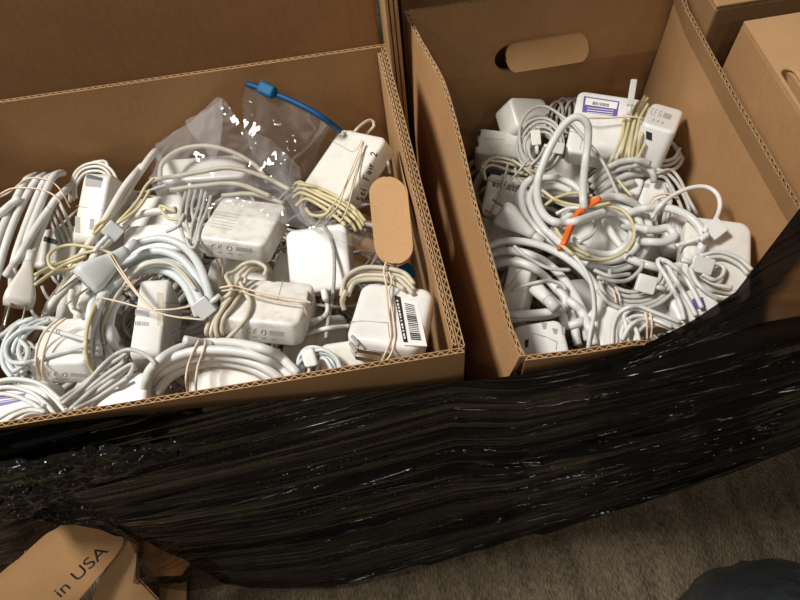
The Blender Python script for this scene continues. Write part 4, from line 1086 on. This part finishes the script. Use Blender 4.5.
cable(l10.root, [[(294, 186, -72), (300, 182), (318, 192), (340, 202), (356, 214), (364, 226, -60)],
                 [(294, 192, -70), (302, 188), (322, 197), (342, 208), (356, 220), (362, 230, -60)],
                 [(293, 198, -70), (302, 193), (322, 202), (340, 213), (352, 224), (356, 232, -60)],
                 [(296, 206), (306, 199), (322, 207), (336, 217), (346, 226)],
                 [(306, 208), (310, 214), (318, 216), (326, 214), (332, 206)],
                 [(298, 184), (316, 187), (336, 196), (354, 208), (366, 222, -60)]], -0.055, 0.0019, 'yellow')
cable(l10.root, [[(344, 132), (356, 133), (372, 142), (386, 158), (390, 174)], [(350, 140), (358, 128), (370, 120), (374, 126), (362, 138)]], -0.075, 0.0019, 'beige')
band('pale rubber band along the edge of the handwritten adapter', [[(364, 142), (356, 164), (346, 186), (338, 206), (326, 218, -60)]], -0.04, 0.0010)
band('second pale rubber band fanning beside it on the handwritten adapter', [[(363, 142), (358, 168), (352, 192), (346, 212), (340, 222, -60)]], -0.04, 0.0010)
band('third pale rubber band, the middle one on the handwritten adapter', [[(363, 141), (352, 168), (342, 192), (330, 210)]], -0.04, 0.0008)
mb = MB()
GL = [(0, [(10, 21), (6, 26), (1, 23), (2, 17), (8, 11), (9, 4), (4, 0), (-1, 4)]), (24, [(9, 12), (4, 15), (0, 8), (3, 1), (9, 3)]), (42, [(2, 14), (2, 0)]), (43, [(2, 22), (3, 24)]),
      (86, [(0, 0), (2, 25)]), (86, [(2, 25), (15, 27)]), (86, [(1, 13), (11, 14)]), (110, [(10, 13), (4, 15), (0, 7), (4, 0), (9, 5), (10, 13), (11, 0)]), (131, [(2, 14), (2, 0)]),
      (142, [(1, 14), (1, 0)]), (142, [(1, 8), (5, 14), (10, 13)]), (186, [(0, 19), (6, 26), (12, 20), (8, 10), (0, 0), (15, 1)])]
for gx, st_ in GL:
    pts = [(280 + (330 + (gx + lx) * 0.296 - ly * 0.955) / 4, 80 + (484 - (gx + lx) * 0.955 - ly * 0.296) / 4) for lx, ly in st_]
    w_ = []
    for (xa, ya), (xb, yb) in zip(pts, pts[1:]):
        for i in range(4): w_.append(l10.on('right', xa + (xb - xa) * i / 4, ya + (yb - ya) * i / 4, 0.0002))
    w_.append(l10.on('right', *pts[-1], 0.0002)); mb.tube(w_, 0.0006, 6)
mb.build('handwriting', 'ink', l10.root, reg=False)

ib = thing('charger_cable', 'white cable loop lying inside the clear bag', 'cable', P(210, 165, -0.12))
cable(ib, [[(160, 184), (162, 164), (180, 150), (206, 146), (232, 152), (256, 166), (268, 182)], [(150, 180), (172, 177), (200, 172), (230, 168), (262, 176), (290, 190)],
           [(222, 196), (246, 194), (262, 196), (284, 204)], [(170, 190), (200, 186), (236, 184), (270, 196)]], -0.085, 0.0028, 'beige')
b1 = thing('zip_bag', 'crumpled clear plastic bag with a pointed fold draped over the scuffed adapter', 'plastic bag', P(220, 180, -0.11))
mb = MB()
mb.grid(bagsheet([[(158, 140, -86), (186, 119, -62), (206, 111, -44), (222, 99, -30), (244, 128, -34), (272, 142, -36), (300, 168, -40)],
                  [(154, 158, -84), (182, 140, -58), (206, 136, -44), (218, 130, -38), (244, 146, -42), (272, 158, -38), (302, 184, -38)],
                  [(150, 176, -80), (178, 172, -52), (204, 170, -40), (226, 168, -38), (250, 172, -44), (276, 186, -46), (304, 204, -34)],
                  [(156, 192, -66), (180, 196, -46), (204, 200, -36), (228, 196, -34), (252, 202, -36), (280, 214, -38), (320, 226, -28)],
                  [(164, 204, -56), (184, 207, -44), (205, 211, -38), (230, 207, -36), (256, 212, -38), (286, 226, -40), (336, 238, -28)]], 100, 80, 0.0042, 1))
mb.build('bag_film', 'clear', b1, reg=False)
# pointed fold standing up from the first bag
mb = MB()
mb.grid(bagsheet([[(184, 120, -56), (200, 114, -44), (222, 99, -26)], [(192, 134, -50), (208, 130, -36), (223, 120, -24)], [(206, 150, -42), (213, 150, -36), (220, 146, -30)], [(211, 164, -40), (212, 164, -39), (213, 163, -38)]], 20, 20, 0.0008, 6))
mb.build('folded_corner', 'clear', b1, reg=False)

# ================================================================== contents of the narrow carton
CL = 'R'
A2 = lambda *a, **k: Adapter(*a, group='R', **k)
r2 = A2('white adapter at the back under the hand slot, tilted with one dark side', (519, 130, -128), (555, 130, -152), (522, 97, -122), 0.036, mat='warm')
cable(r2.root, [ell(566, 118, 9, 20, 12, 1.0, 0), ell(560, 118, 9, 20, 12, 1, 30), ell(572, 116, 8, 18, 12, 1, 60), ell(554, 120, 8, 19, 12, 1, 20)], -0.150, 0.0020, 'greycord')
r1 = A2('long white adapter lying on its side at the ragged wall, two notches in its end', (474, 152, -150), (535, 160, -150), (479, 127, -142), 0.050, 'y' and 'z', 'warm', R=0.006, r=0.005)
r1.decal('top', [(474.8, 142), (479, 142), (478.5, 146), (474.5, 146)], 'dark', 'notch')
r1.decal('top', [(477, 131), (481, 131), (480.5, 135), (476.5, 135)], 'dark', 'notch')
r1.decal('top', [(506, 134), (519, 134), (518, 145), (504, 144)], 'white', 'label')
r1.seam('top', [(484, 138), (505, 140)])
r24 = A2('white adapter glimpsed under the standing thick loop', (535, 196, -165), (590, 196, -165), (540, 158, -155), 0.028, mat='warm')
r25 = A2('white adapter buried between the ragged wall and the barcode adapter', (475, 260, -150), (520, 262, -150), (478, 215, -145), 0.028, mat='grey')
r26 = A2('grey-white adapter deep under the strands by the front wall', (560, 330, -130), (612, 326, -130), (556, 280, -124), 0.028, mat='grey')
r27 = A2('white adapter deep under the middle of the orange-banded coil', (620, 262, -135), (668, 258, -135), (616, 214, -128), 0.028, mat='warm')
r28 = A2('white adapter hidden under the cords by the far wall near the upright adapter', (600, 200, -150), (650, 204, -150), (606, 162, -142), 0.028, mat='warm')
cable(r1.root, [ell(540, 145, 23, 27, 10, 1.0, 200), ell(541, 146, 20, 24, 10, 1, 220), ell(541, 147, 16.5, 20, 10, 1, 240), ell(542, 148, 13, 16, 10, 1, 10),
                [(530, 166), (521, 150), (520, 128), (528, 112), (542, 106), (556, 112), (566, 124), (580, 136)], [(545, 146), (540, 156), (532, 164), (522, 172), (512, 184)]], -0.122, 0.0019, 'greycord')
connector(r1.root, (536, 138), (538, 160), -0.11, mat='warm', w=0.007, l=0.018, t=0.007)
connector(r1.root, (558, 148), (545, 146), -0.11, mat='white', w=0.008, l=0.013, t=0.007)
r5 = A2('small white adapter standing upright by the smooth wall, cable wound round its foot', (642, 123, -64), (676, 133, -64), (655, 102, -86), 0.060, mat='white', R=0.008)
r5.marks('top', [(652, 107), (673, 114), (667, 126), (648, 120)], 5)
r5.decal('front', [(646, 131), (652, 133), (652, 141), (646, 139)], 'dark', 'port')
cable(r5.root, [[(641, 150, -140), (648, 160), (660, 166), (674, 163), (682, 152), (683, 140, -135), (676, 128, -150)], [(640, 154, -140), (648, 165), (662, 171), (676, 168), (684, 156), (685, 142, -135), (678, 130, -150)], [(643, 148, -140), (650, 156), (662, 161), (674, 158), (680, 148)],
                [(648, 138), (647, 146), (642, 156)]], -0.13, 0.0023, 'cord')
r4 = A2('white adapter with purple barcode label and yellowed cable wound round one end', (565, 151, -112), (638, 163, -112), (580, 90, -96), 0.028, mat='white')
s4 = r4.decal('top', [(584, 96), (619.5, 101.5), (617, 116.5), (582, 112)], 'purple', 'sticker')
r4.decal('top', [(586, 97.5), (618, 102.5), (616.5, 109), (585, 104.5)], 'paper', 'sticker_field', s4, 0.0004)
r4.bars('top', [(593, 101.5), (610, 104), (609.5, 107), (592.5, 104.5)], 11, 'ink', 'barcode', s4, 0.0006, 0.5, 6)
r4.bars('top', [(586, 107), (585, 114), (614, 117), (615, 110.5)], 3, 'paper', 'sticker_text', s4, 0.0006, 0.28, 3, 0.05, 0.95)
r4.seam('top', [(569, 131), (583, 134), (580, 150)])
cable(r4.root, [[(646, 98, -110), (634, 108), (628, 126), (622, 150), (616, 166, -125)], [(648, 98, -110), (637, 110), (632, 130), (627, 152), (624, 168, -125)],
                [(648, 104, -110), (640, 118), (636, 136), (632, 156), (630, 168, -125)], [(645, 96, -108), (639, 106), (634, 124), (630, 146), (628, 166, -125)],
                [(624, 116), (622, 136), (612, 158), (606, 168, -125)], [(650, 108, -112), (645, 122), (640, 142), (636, 160, -120)],
                [(645, 144), (640, 154), (634, 164)]], -0.098, 0.0018, 'yellow')
connector(r4.root, (632, 93), (629, 112), -0.075, mat='greycord', w=0.0045, l=0.030, t=0.007)
band('pale pink rubber band across the purple-label adapter and its yellow cable', [[(566, 119, -120), (586, 118), (606, 118), (622, 117), (634, 117), (646, 119, -115)]], -0.09, 0.0012)

r7 = A2('adapter with barcode sticker against the ragged wall, beige cable over it', (480, 214, -135), (528, 222, -135), (489, 171, -118), 0.026, mat='warm')
s7 = r7.decal('top', [(492, 176), (525, 184), (523, 195), (490, 188)], 'paper', 'sticker')
r7.bars('top', [(493, 178), (524, 186), (522.5, 193.5), (491.5, 186.5)], 20, 'ink', 'barcode', s7, 0.0005, 0.55, 8)
r7.decal('top', [(490, 168), (502, 171), (501, 176), (489, 173)], 'ink', 'sticker_band', s7, 0.0003)
cable(r7.root, [[(484, 176), (481, 168), (487, 161), (502, 162), (518, 166), (532, 168)], [(486, 180), (484, 170), (492, 165), (508, 170), (528, 175)],
                [(488, 178), (500, 182), (516, 184), (534, 184)], [(482, 168), (492, 158), (510, 160), (530, 170), (546, 176)],
                [(515, 168), (518, 178), (532, 190), (548, 198), (566, 206), (584, 208), (604, 204)], [(512, 160), (524, 168), (538, 180)]], -0.115, 0.0018, 'beige')
gcr = thing('charger_cable', 'thin grey cable crossing the barcode adapter by the ragged wall', 'cable', P(505, 195, -0.14))
cable(gcr, [[(530, 158), (518, 172), (506, 186), (497, 202), (490, 216)], [(508, 164), (504, 180), (500, 196)], [(497, 236), (504, 232), (512, 234), (514, 242), (506, 246)], [(492, 240), (502, 236), (510, 240)]], -0.108, 0.0013, 'greycord')
pr = thing('extension_cord', 'grey-white cord with a dull plug pointing at the ragged wall', 'extension cord', P(520, 220, -0.13))
cable(pr, [[(536, 236), (552, 243), (570, 254), (590, 268), (604, 282)], [(532, 178), (523, 188), (522, 204), (530, 222), (546, 238), (566, 250), (590, 262)], [(536, 184), (530, 200), (538, 220), (556, 240), (580, 252)],
           [(540, 178), (556, 178), (572, 184), (584, 194)], [(540, 188), (556, 186), (572, 192)]], -0.105, 0.0040, 'cord', 'cord')
plug(pr, (534, 236), (501, 213), -0.085, 0.029, 0.019, 0.0055, 'grey', 2, 0.017)

# white adapters in the middle and towards the smooth wall
r9 = A2('bare white adapter face inside the orange-banded coil', (566, 258, -118), (634, 256, -118), (572, 206, -108), 0.028, mat='white')
r10 = A2('white adapter with pinkish band and grey cables at its side, near the upright adapter', (637, 206, -122), (668, 214, -122), (649, 176, -116), 0.030, mat='white')
r10.decal('top', [(645, 183), (650, 184), (649, 188), (644, 187)], 'mark', 'slot')
r10b = A2('small blank white adapter end beside the pink-banded one', (621, 190, -118), (640, 195, -118), (626, 174, -114), 0.022, mat='white', R=0.004, r=0.003)
cable(r10.root, [[(656, 174, -118), (666, 173), (676, 182), (684, 196), (690, 212), (692, 222, -160)], [(652, 177, -118), (664, 177), (672, 188), (680, 204), (684, 216), (686, 226, -160)],
                 [(655, 174, -118), (670, 170), (680, 180), (688, 198), (697, 214), (700, 222, -160)], [(664, 184), (668, 198), (672, 214), (674, 226)],
                 [(660, 200), (656, 214), (654, 228), (656, 240)], [(667, 204), (664, 218), (662, 234)], [(671, 200), (668, 216), (664, 232)], [(650, 218), (652, 230), (650, 240)]], -0.112, 0.0019, 'greycord')
band('pinkish rubber band over the adapter near the upright one', [[(648, 205), (654, 197), (664, 194), (676, 195)], [(649, 208), (656, 200), (666, 197), (678, 198)]], -0.108, 0.0011)
th = thing('extension_cord', 'dull thick cord lengths crossing in front of the purple-label adapter', 'extension cord', P(625, 175, -0.14))
cable(th, [[(592, 188), (606, 176), (622, 168), (640, 165), (652, 172), (654, 182)], [(596, 194), (610, 184), (628, 175), (644, 174)], [(602, 198), (618, 188), (634, 182)],
           [(590, 182), (604, 170), (620, 162), (636, 160), (650, 164)]], -0.112, 0.0036, 'greycord', 'cord')
gl = thing('charger_cable', 'single thin grey cable running down from the purple-label adapter', 'cable', P(600, 170, -0.12))
cable(gl, [[(556, 112), (572, 124), (584, 138), (596, 152), (606, 168), (616, 190), (622, 202)]], -0.095, 0.0019, 'greycord')
yb = thing('charger_cable', 'short yellow-green cable bits between the dull cord lengths', 'cable', P(615, 190, -0.14))
cable(yb, [[(618, 180), (626, 190), (632, 196)], [(606, 196), (616, 194), (628, 196)], [(604, 200), (620, 198), (634, 199)]], -0.108, 0.0017, 'yellow')

r13 = A2('large white adapter against the smooth wall, cable coil lying on it', (682, 294, -80), (752, 304, -80), (705, 217, -70), 0.028, mat='warm', R=0.012)
r21 = A2('grey-printed white adapter under the bare thick loop', (664, 246, -104), (698, 252, -104), (668, 212, -98), 0.027, mat='white')
r21.marks('top', [(670, 222), (692, 224), (692, 240), (670, 238)], 6)
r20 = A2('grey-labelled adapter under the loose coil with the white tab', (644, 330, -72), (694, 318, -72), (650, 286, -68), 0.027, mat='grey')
r20.marks('top', [(660, 300), (676, 298), (682, 314), (666, 318)], 7)
r23 = A2('white adapter with a sliver of purple label beside the black wrap', (682, 326, -62), (726, 314, -62), (686, 290, -60), 0.027, mat='white')
r23.decal('top', [(692, 299), (703, 297), (706, 307), (695, 310)], 'purple', 'sticker')
r22 = A2('white adapter under the banded coil at the front wall', (603, 356, -50), (642, 348, -50), (607, 305, -50), 0.028, mat='white')
r16 = A2('white adapter leaning on the ragged wall with a seam across it', (496, 313, -64), (521, 316, -58), (506, 253, -60), 0.028, mat='warm')
r16.seam('top', [(525, 264), (508, 287), (500, 296)])
r17 = A2('white adapter by the front wall with toothed notches in its end', (520, 366, -48), (572, 358, -48), (524, 324, -44), 0.028, mat='white')
for q in ([(541, 322), (547, 323), (546, 329), (543, 329)], [(552, 328), (558, 329), (557, 334), (554, 334)], [(561, 327), (565, 327), (565, 334), (562, 334)]):
    r17.decal('top', q, 'seam', 'notch')
r17.seam('top', [(532, 333), (546, 337), (557, 342), (556, 350)])
r17.decal('top', [(525, 340), (529, 339), (528, 347), (525, 348)], 'ink', 'printed_label')

# thick cords by the front wall
e18 = thing('extension_cord', 'heavy white cord sweeping round beside the ragged wall to the front', 'extension cord', P(545, 285, -0.12))
cable(e18, [[(488, 258), (500, 252), (520, 252), (545, 262), (566, 282), (582, 310), (588, 340)], [(492, 266), (508, 262), (530, 266), (552, 284), (570, 310), (578, 345)],
            [(500, 324, -80), (520, 318), (545, 316), (562, 310), (566, 300), (560, 292), (556, 290)], [(505, 314), (530, 314), (552, 312)],
            [(545, 292), (554, 302), (564, 310)], [(568, 300), (580, 310), (590, 330), (594, 345)],
            [(488, 246), (508, 241), (535, 244), (560, 254), (582, 270), (596, 288), (599, 304), (592, 316), (580, 322), (570, 326)]], -0.070, 0.0040, 'cord', 'cord')
plug(e18, (548, 300), (535, 287), -0.06, 0.014, 0.012, 0.0058, 'grey', 0 or 1, 0.004, 'steel')
cable(r16.root, [[(512, 290), (530, 284), (548, 281), (562, 284), (566, 290)], [(514, 246), (526, 256), (548, 268), (570, 270)]], -0.05, 0.0018, 'greycord')
cable(r17.root, [[(566, 250), (577, 259), (586, 272), (592, 288), (594, 312), (590, 334), (588, 350)]], -0.058, 0.0018, 'cord')

# loose coil with white tab, banded coil
cable(r20.root, [ell(636, 276, 34, 26, -5, 0.62, -20), ell(636, 277, 37, 29, -5, 0.6, -20), ell(636, 278, 40.5, 32, -5, 0.56, -15), ell(635, 275, 30, 22, -5, 0.64, -25), ell(635, 274, 26, 18, -5, 0.66, -30),
                 [(597, 277), (612, 281), (628, 280), (640, 270), (643, 262)], [(594, 270), (610, 276), (630, 274)]], -0.058, 0.0020, 'greycord')
connector(r20.root, (646, 284), (668, 290), -0.045, mat='white', w=0.010, l=0.017, t=0.006)
band('pale band tying the loose coil with the white tab', [[(611, 288), (615, 296), (616, 303)], [(615, 287), (619, 295), (620, 302)]], -0.05, 0.0010)
cable(r22.root, [[(616, 348), (616, 328), (622, 314), (634, 309), (650, 313), (668, 321), (686, 326)], [(622, 348), (622, 330), (630, 318), (644, 316), (662, 322), (684, 331)],
                 [(628, 348), (626, 326), (624, 316), (630, 310)], [(634, 347), (638, 332), (648, 324), (664, 326), (682, 334)], [(612, 346), (613, 326), (620, 312), (636, 306), (656, 313), (680, 322)],
                 [(640, 346), (636, 330), (626, 318)], [(622, 340), (632, 324), (650, 319), (672, 327)]], -0.040, 0.0019, 'cord')
band('tan band on the coil at the front wall, beside the ragged corner', [[(645, 312), (647, 322), (647, 340, -50)]], -0.035, 0.0012)
band('tan band on the coil at the front wall, beside the black wrap', [[(650, 313), (652, 324), (651, 339, -50)]], -0.035, 0.0012)
cable(r23.root, [[(684, 320), (680, 304), (668, 280), (658, 264), (660, 259), (666, 264), (677, 282), (690, 304), (696, 316)], [(662, 260), (668, 262), (684, 276), (696, 296), (702, 308)]], -0.055, 0.0022, 'cord')
cable(r13.root, [[(700, 256), (718, 252), (738, 258), (752, 270)], [(706, 258), (722, 257), (738, 264), (748, 274)], [(690, 264), (692, 276), (704, 288), (726, 294), (736, 292)],
                 [(694, 262), (699, 274), (714, 284), (732, 288)], [(690, 268), (698, 284), (716, 298), (728, 300)], [(702, 274), (714, 280), (722, 276), (724, 268), (717, 264), (711, 268)]], -0.070, 0.0020, 'cord')
connector(r13.root, (702, 265), (690, 262), -0.06, mat='white', w=0.0095, l=0.020, t=0.006)

# orange-banded coil, standing loop, bare loop
e8 = thing('extension_cord', 'large coil of thick white cord cinched by an orange band', 'extension cord', P(600, 235, -0.13))
cable(e8, [[(600, 208), (606, 224), (616, 240), (624, 250)], [(572, 240), (590, 252), (612, 254), (629, 242), (631, 226), (614, 213), (596, 214)],
           [(554, 226), (562, 238), (577, 252), (600, 261), (626, 256), (641, 238), (636, 216), (614, 205), (592, 208), (574, 219), (558, 226)],
           [(548, 232), (566, 248), (586, 263), (612, 270), (637, 261), (650, 236), (642, 210), (618, 197), (596, 200), (576, 211), (562, 222)]], -0.100, 0.0040, 'cord', 'cord', maxlift=0.05)
cable(r9.root, [[(544, 206), (556, 198), (574, 193), (592, 196)], [(560, 244), (576, 256), (592, 260), (612, 258), (628, 248), (636, 232)], [(552, 222), (562, 238), (574, 248), (590, 256)],
                [(588, 206), (606, 206), (622, 210), (632, 222), (634, 238), (626, 252)], [(542, 190), (556, 200), (574, 205), (592, 206), (610, 203)]], -0.080, 0.0018, 'yellow')
cable(r9.root, [[(592, 216), (596, 226), (590, 236), (578, 242)], [(556, 214), (570, 208), (586, 210), (594, 218)]], -0.09, 0.0021, 'cord')
ob = MB()
for dx in (-1.6, 0, 1.6):
    ob.tube(lay([(560 + dx, 250, -95), (565 + dx, 241), (570 + dx, 228), (577 + dx, 215), (586 + dx, 206 + dx * 0.5), (600, 198 + dx * 0.8)], -0.075, 0.0012), 0.0021, 8, flat=0.7)
o = ob.build('rubber_band', 'orange', None, loc=P(576, 222, -0.1)); tag(o, 'bright orange rubber band cinching the large cord coil', 'rubber band')
e6 = thing('extension_cord', 'thick white cord standing up in a tall hoop before the purple-label adapter', 'extension cord', P(565, 160, -0.14))
cable(e6, [[(584, 208, -95), (583, 190), (585, 165), (588, 140, -70), (587, 124, -56), (577, 117, -50), (565, 124, -55), (553, 142, -62), (543, 164, -75), (537, 186, -88), (540, 208), (552, 221), (572, 222), (592, 216), (604, 212)]], -0.085, 0.0042, 'cord', 'cord')
e12 = thing('extension_cord', 'thick white cord bent into a bare round loop beside the orange-banded coil', 'extension cord', P(675, 240, -0.12))
cable(e12, [[(616, 220, -150), (630, 213, -112), (642, 209), (655, 207), (672, 209), (688, 216), (700, 228), (703, 242), (696, 256), (682, 265), (662, 268), (644, 264), (630, 259, -110), (618, 252, -150)],
            [(622, 226, -150), (634, 227, -112), (644, 229), (656, 230), (668, 228), (674, 236), (664, 242), (648, 242), (636, 241, -112), (624, 238, -150)]], -0.082, 0.0042, 'cord', 'cord')
cable(r21.root, [[(652, 218, -90), (660, 206), (672, 196), (690, 188), (706, 187), (717, 194), (720, 206), (715, 220), (704, 232)], [(676, 246), (688, 242), (700, 238)]], -0.072, 0.0023, 'white')
connector(r21.root, (715, 229), (702, 239), -0.062, mat='white', w=0.0105, l=0.017, t=0.006)
mb = MB(); mb.tube(lay([(700, 240), (708, 234)], -0.064, 0.003), 0.0030, 8); mb.build('strain_relief', 'white', r21.root)
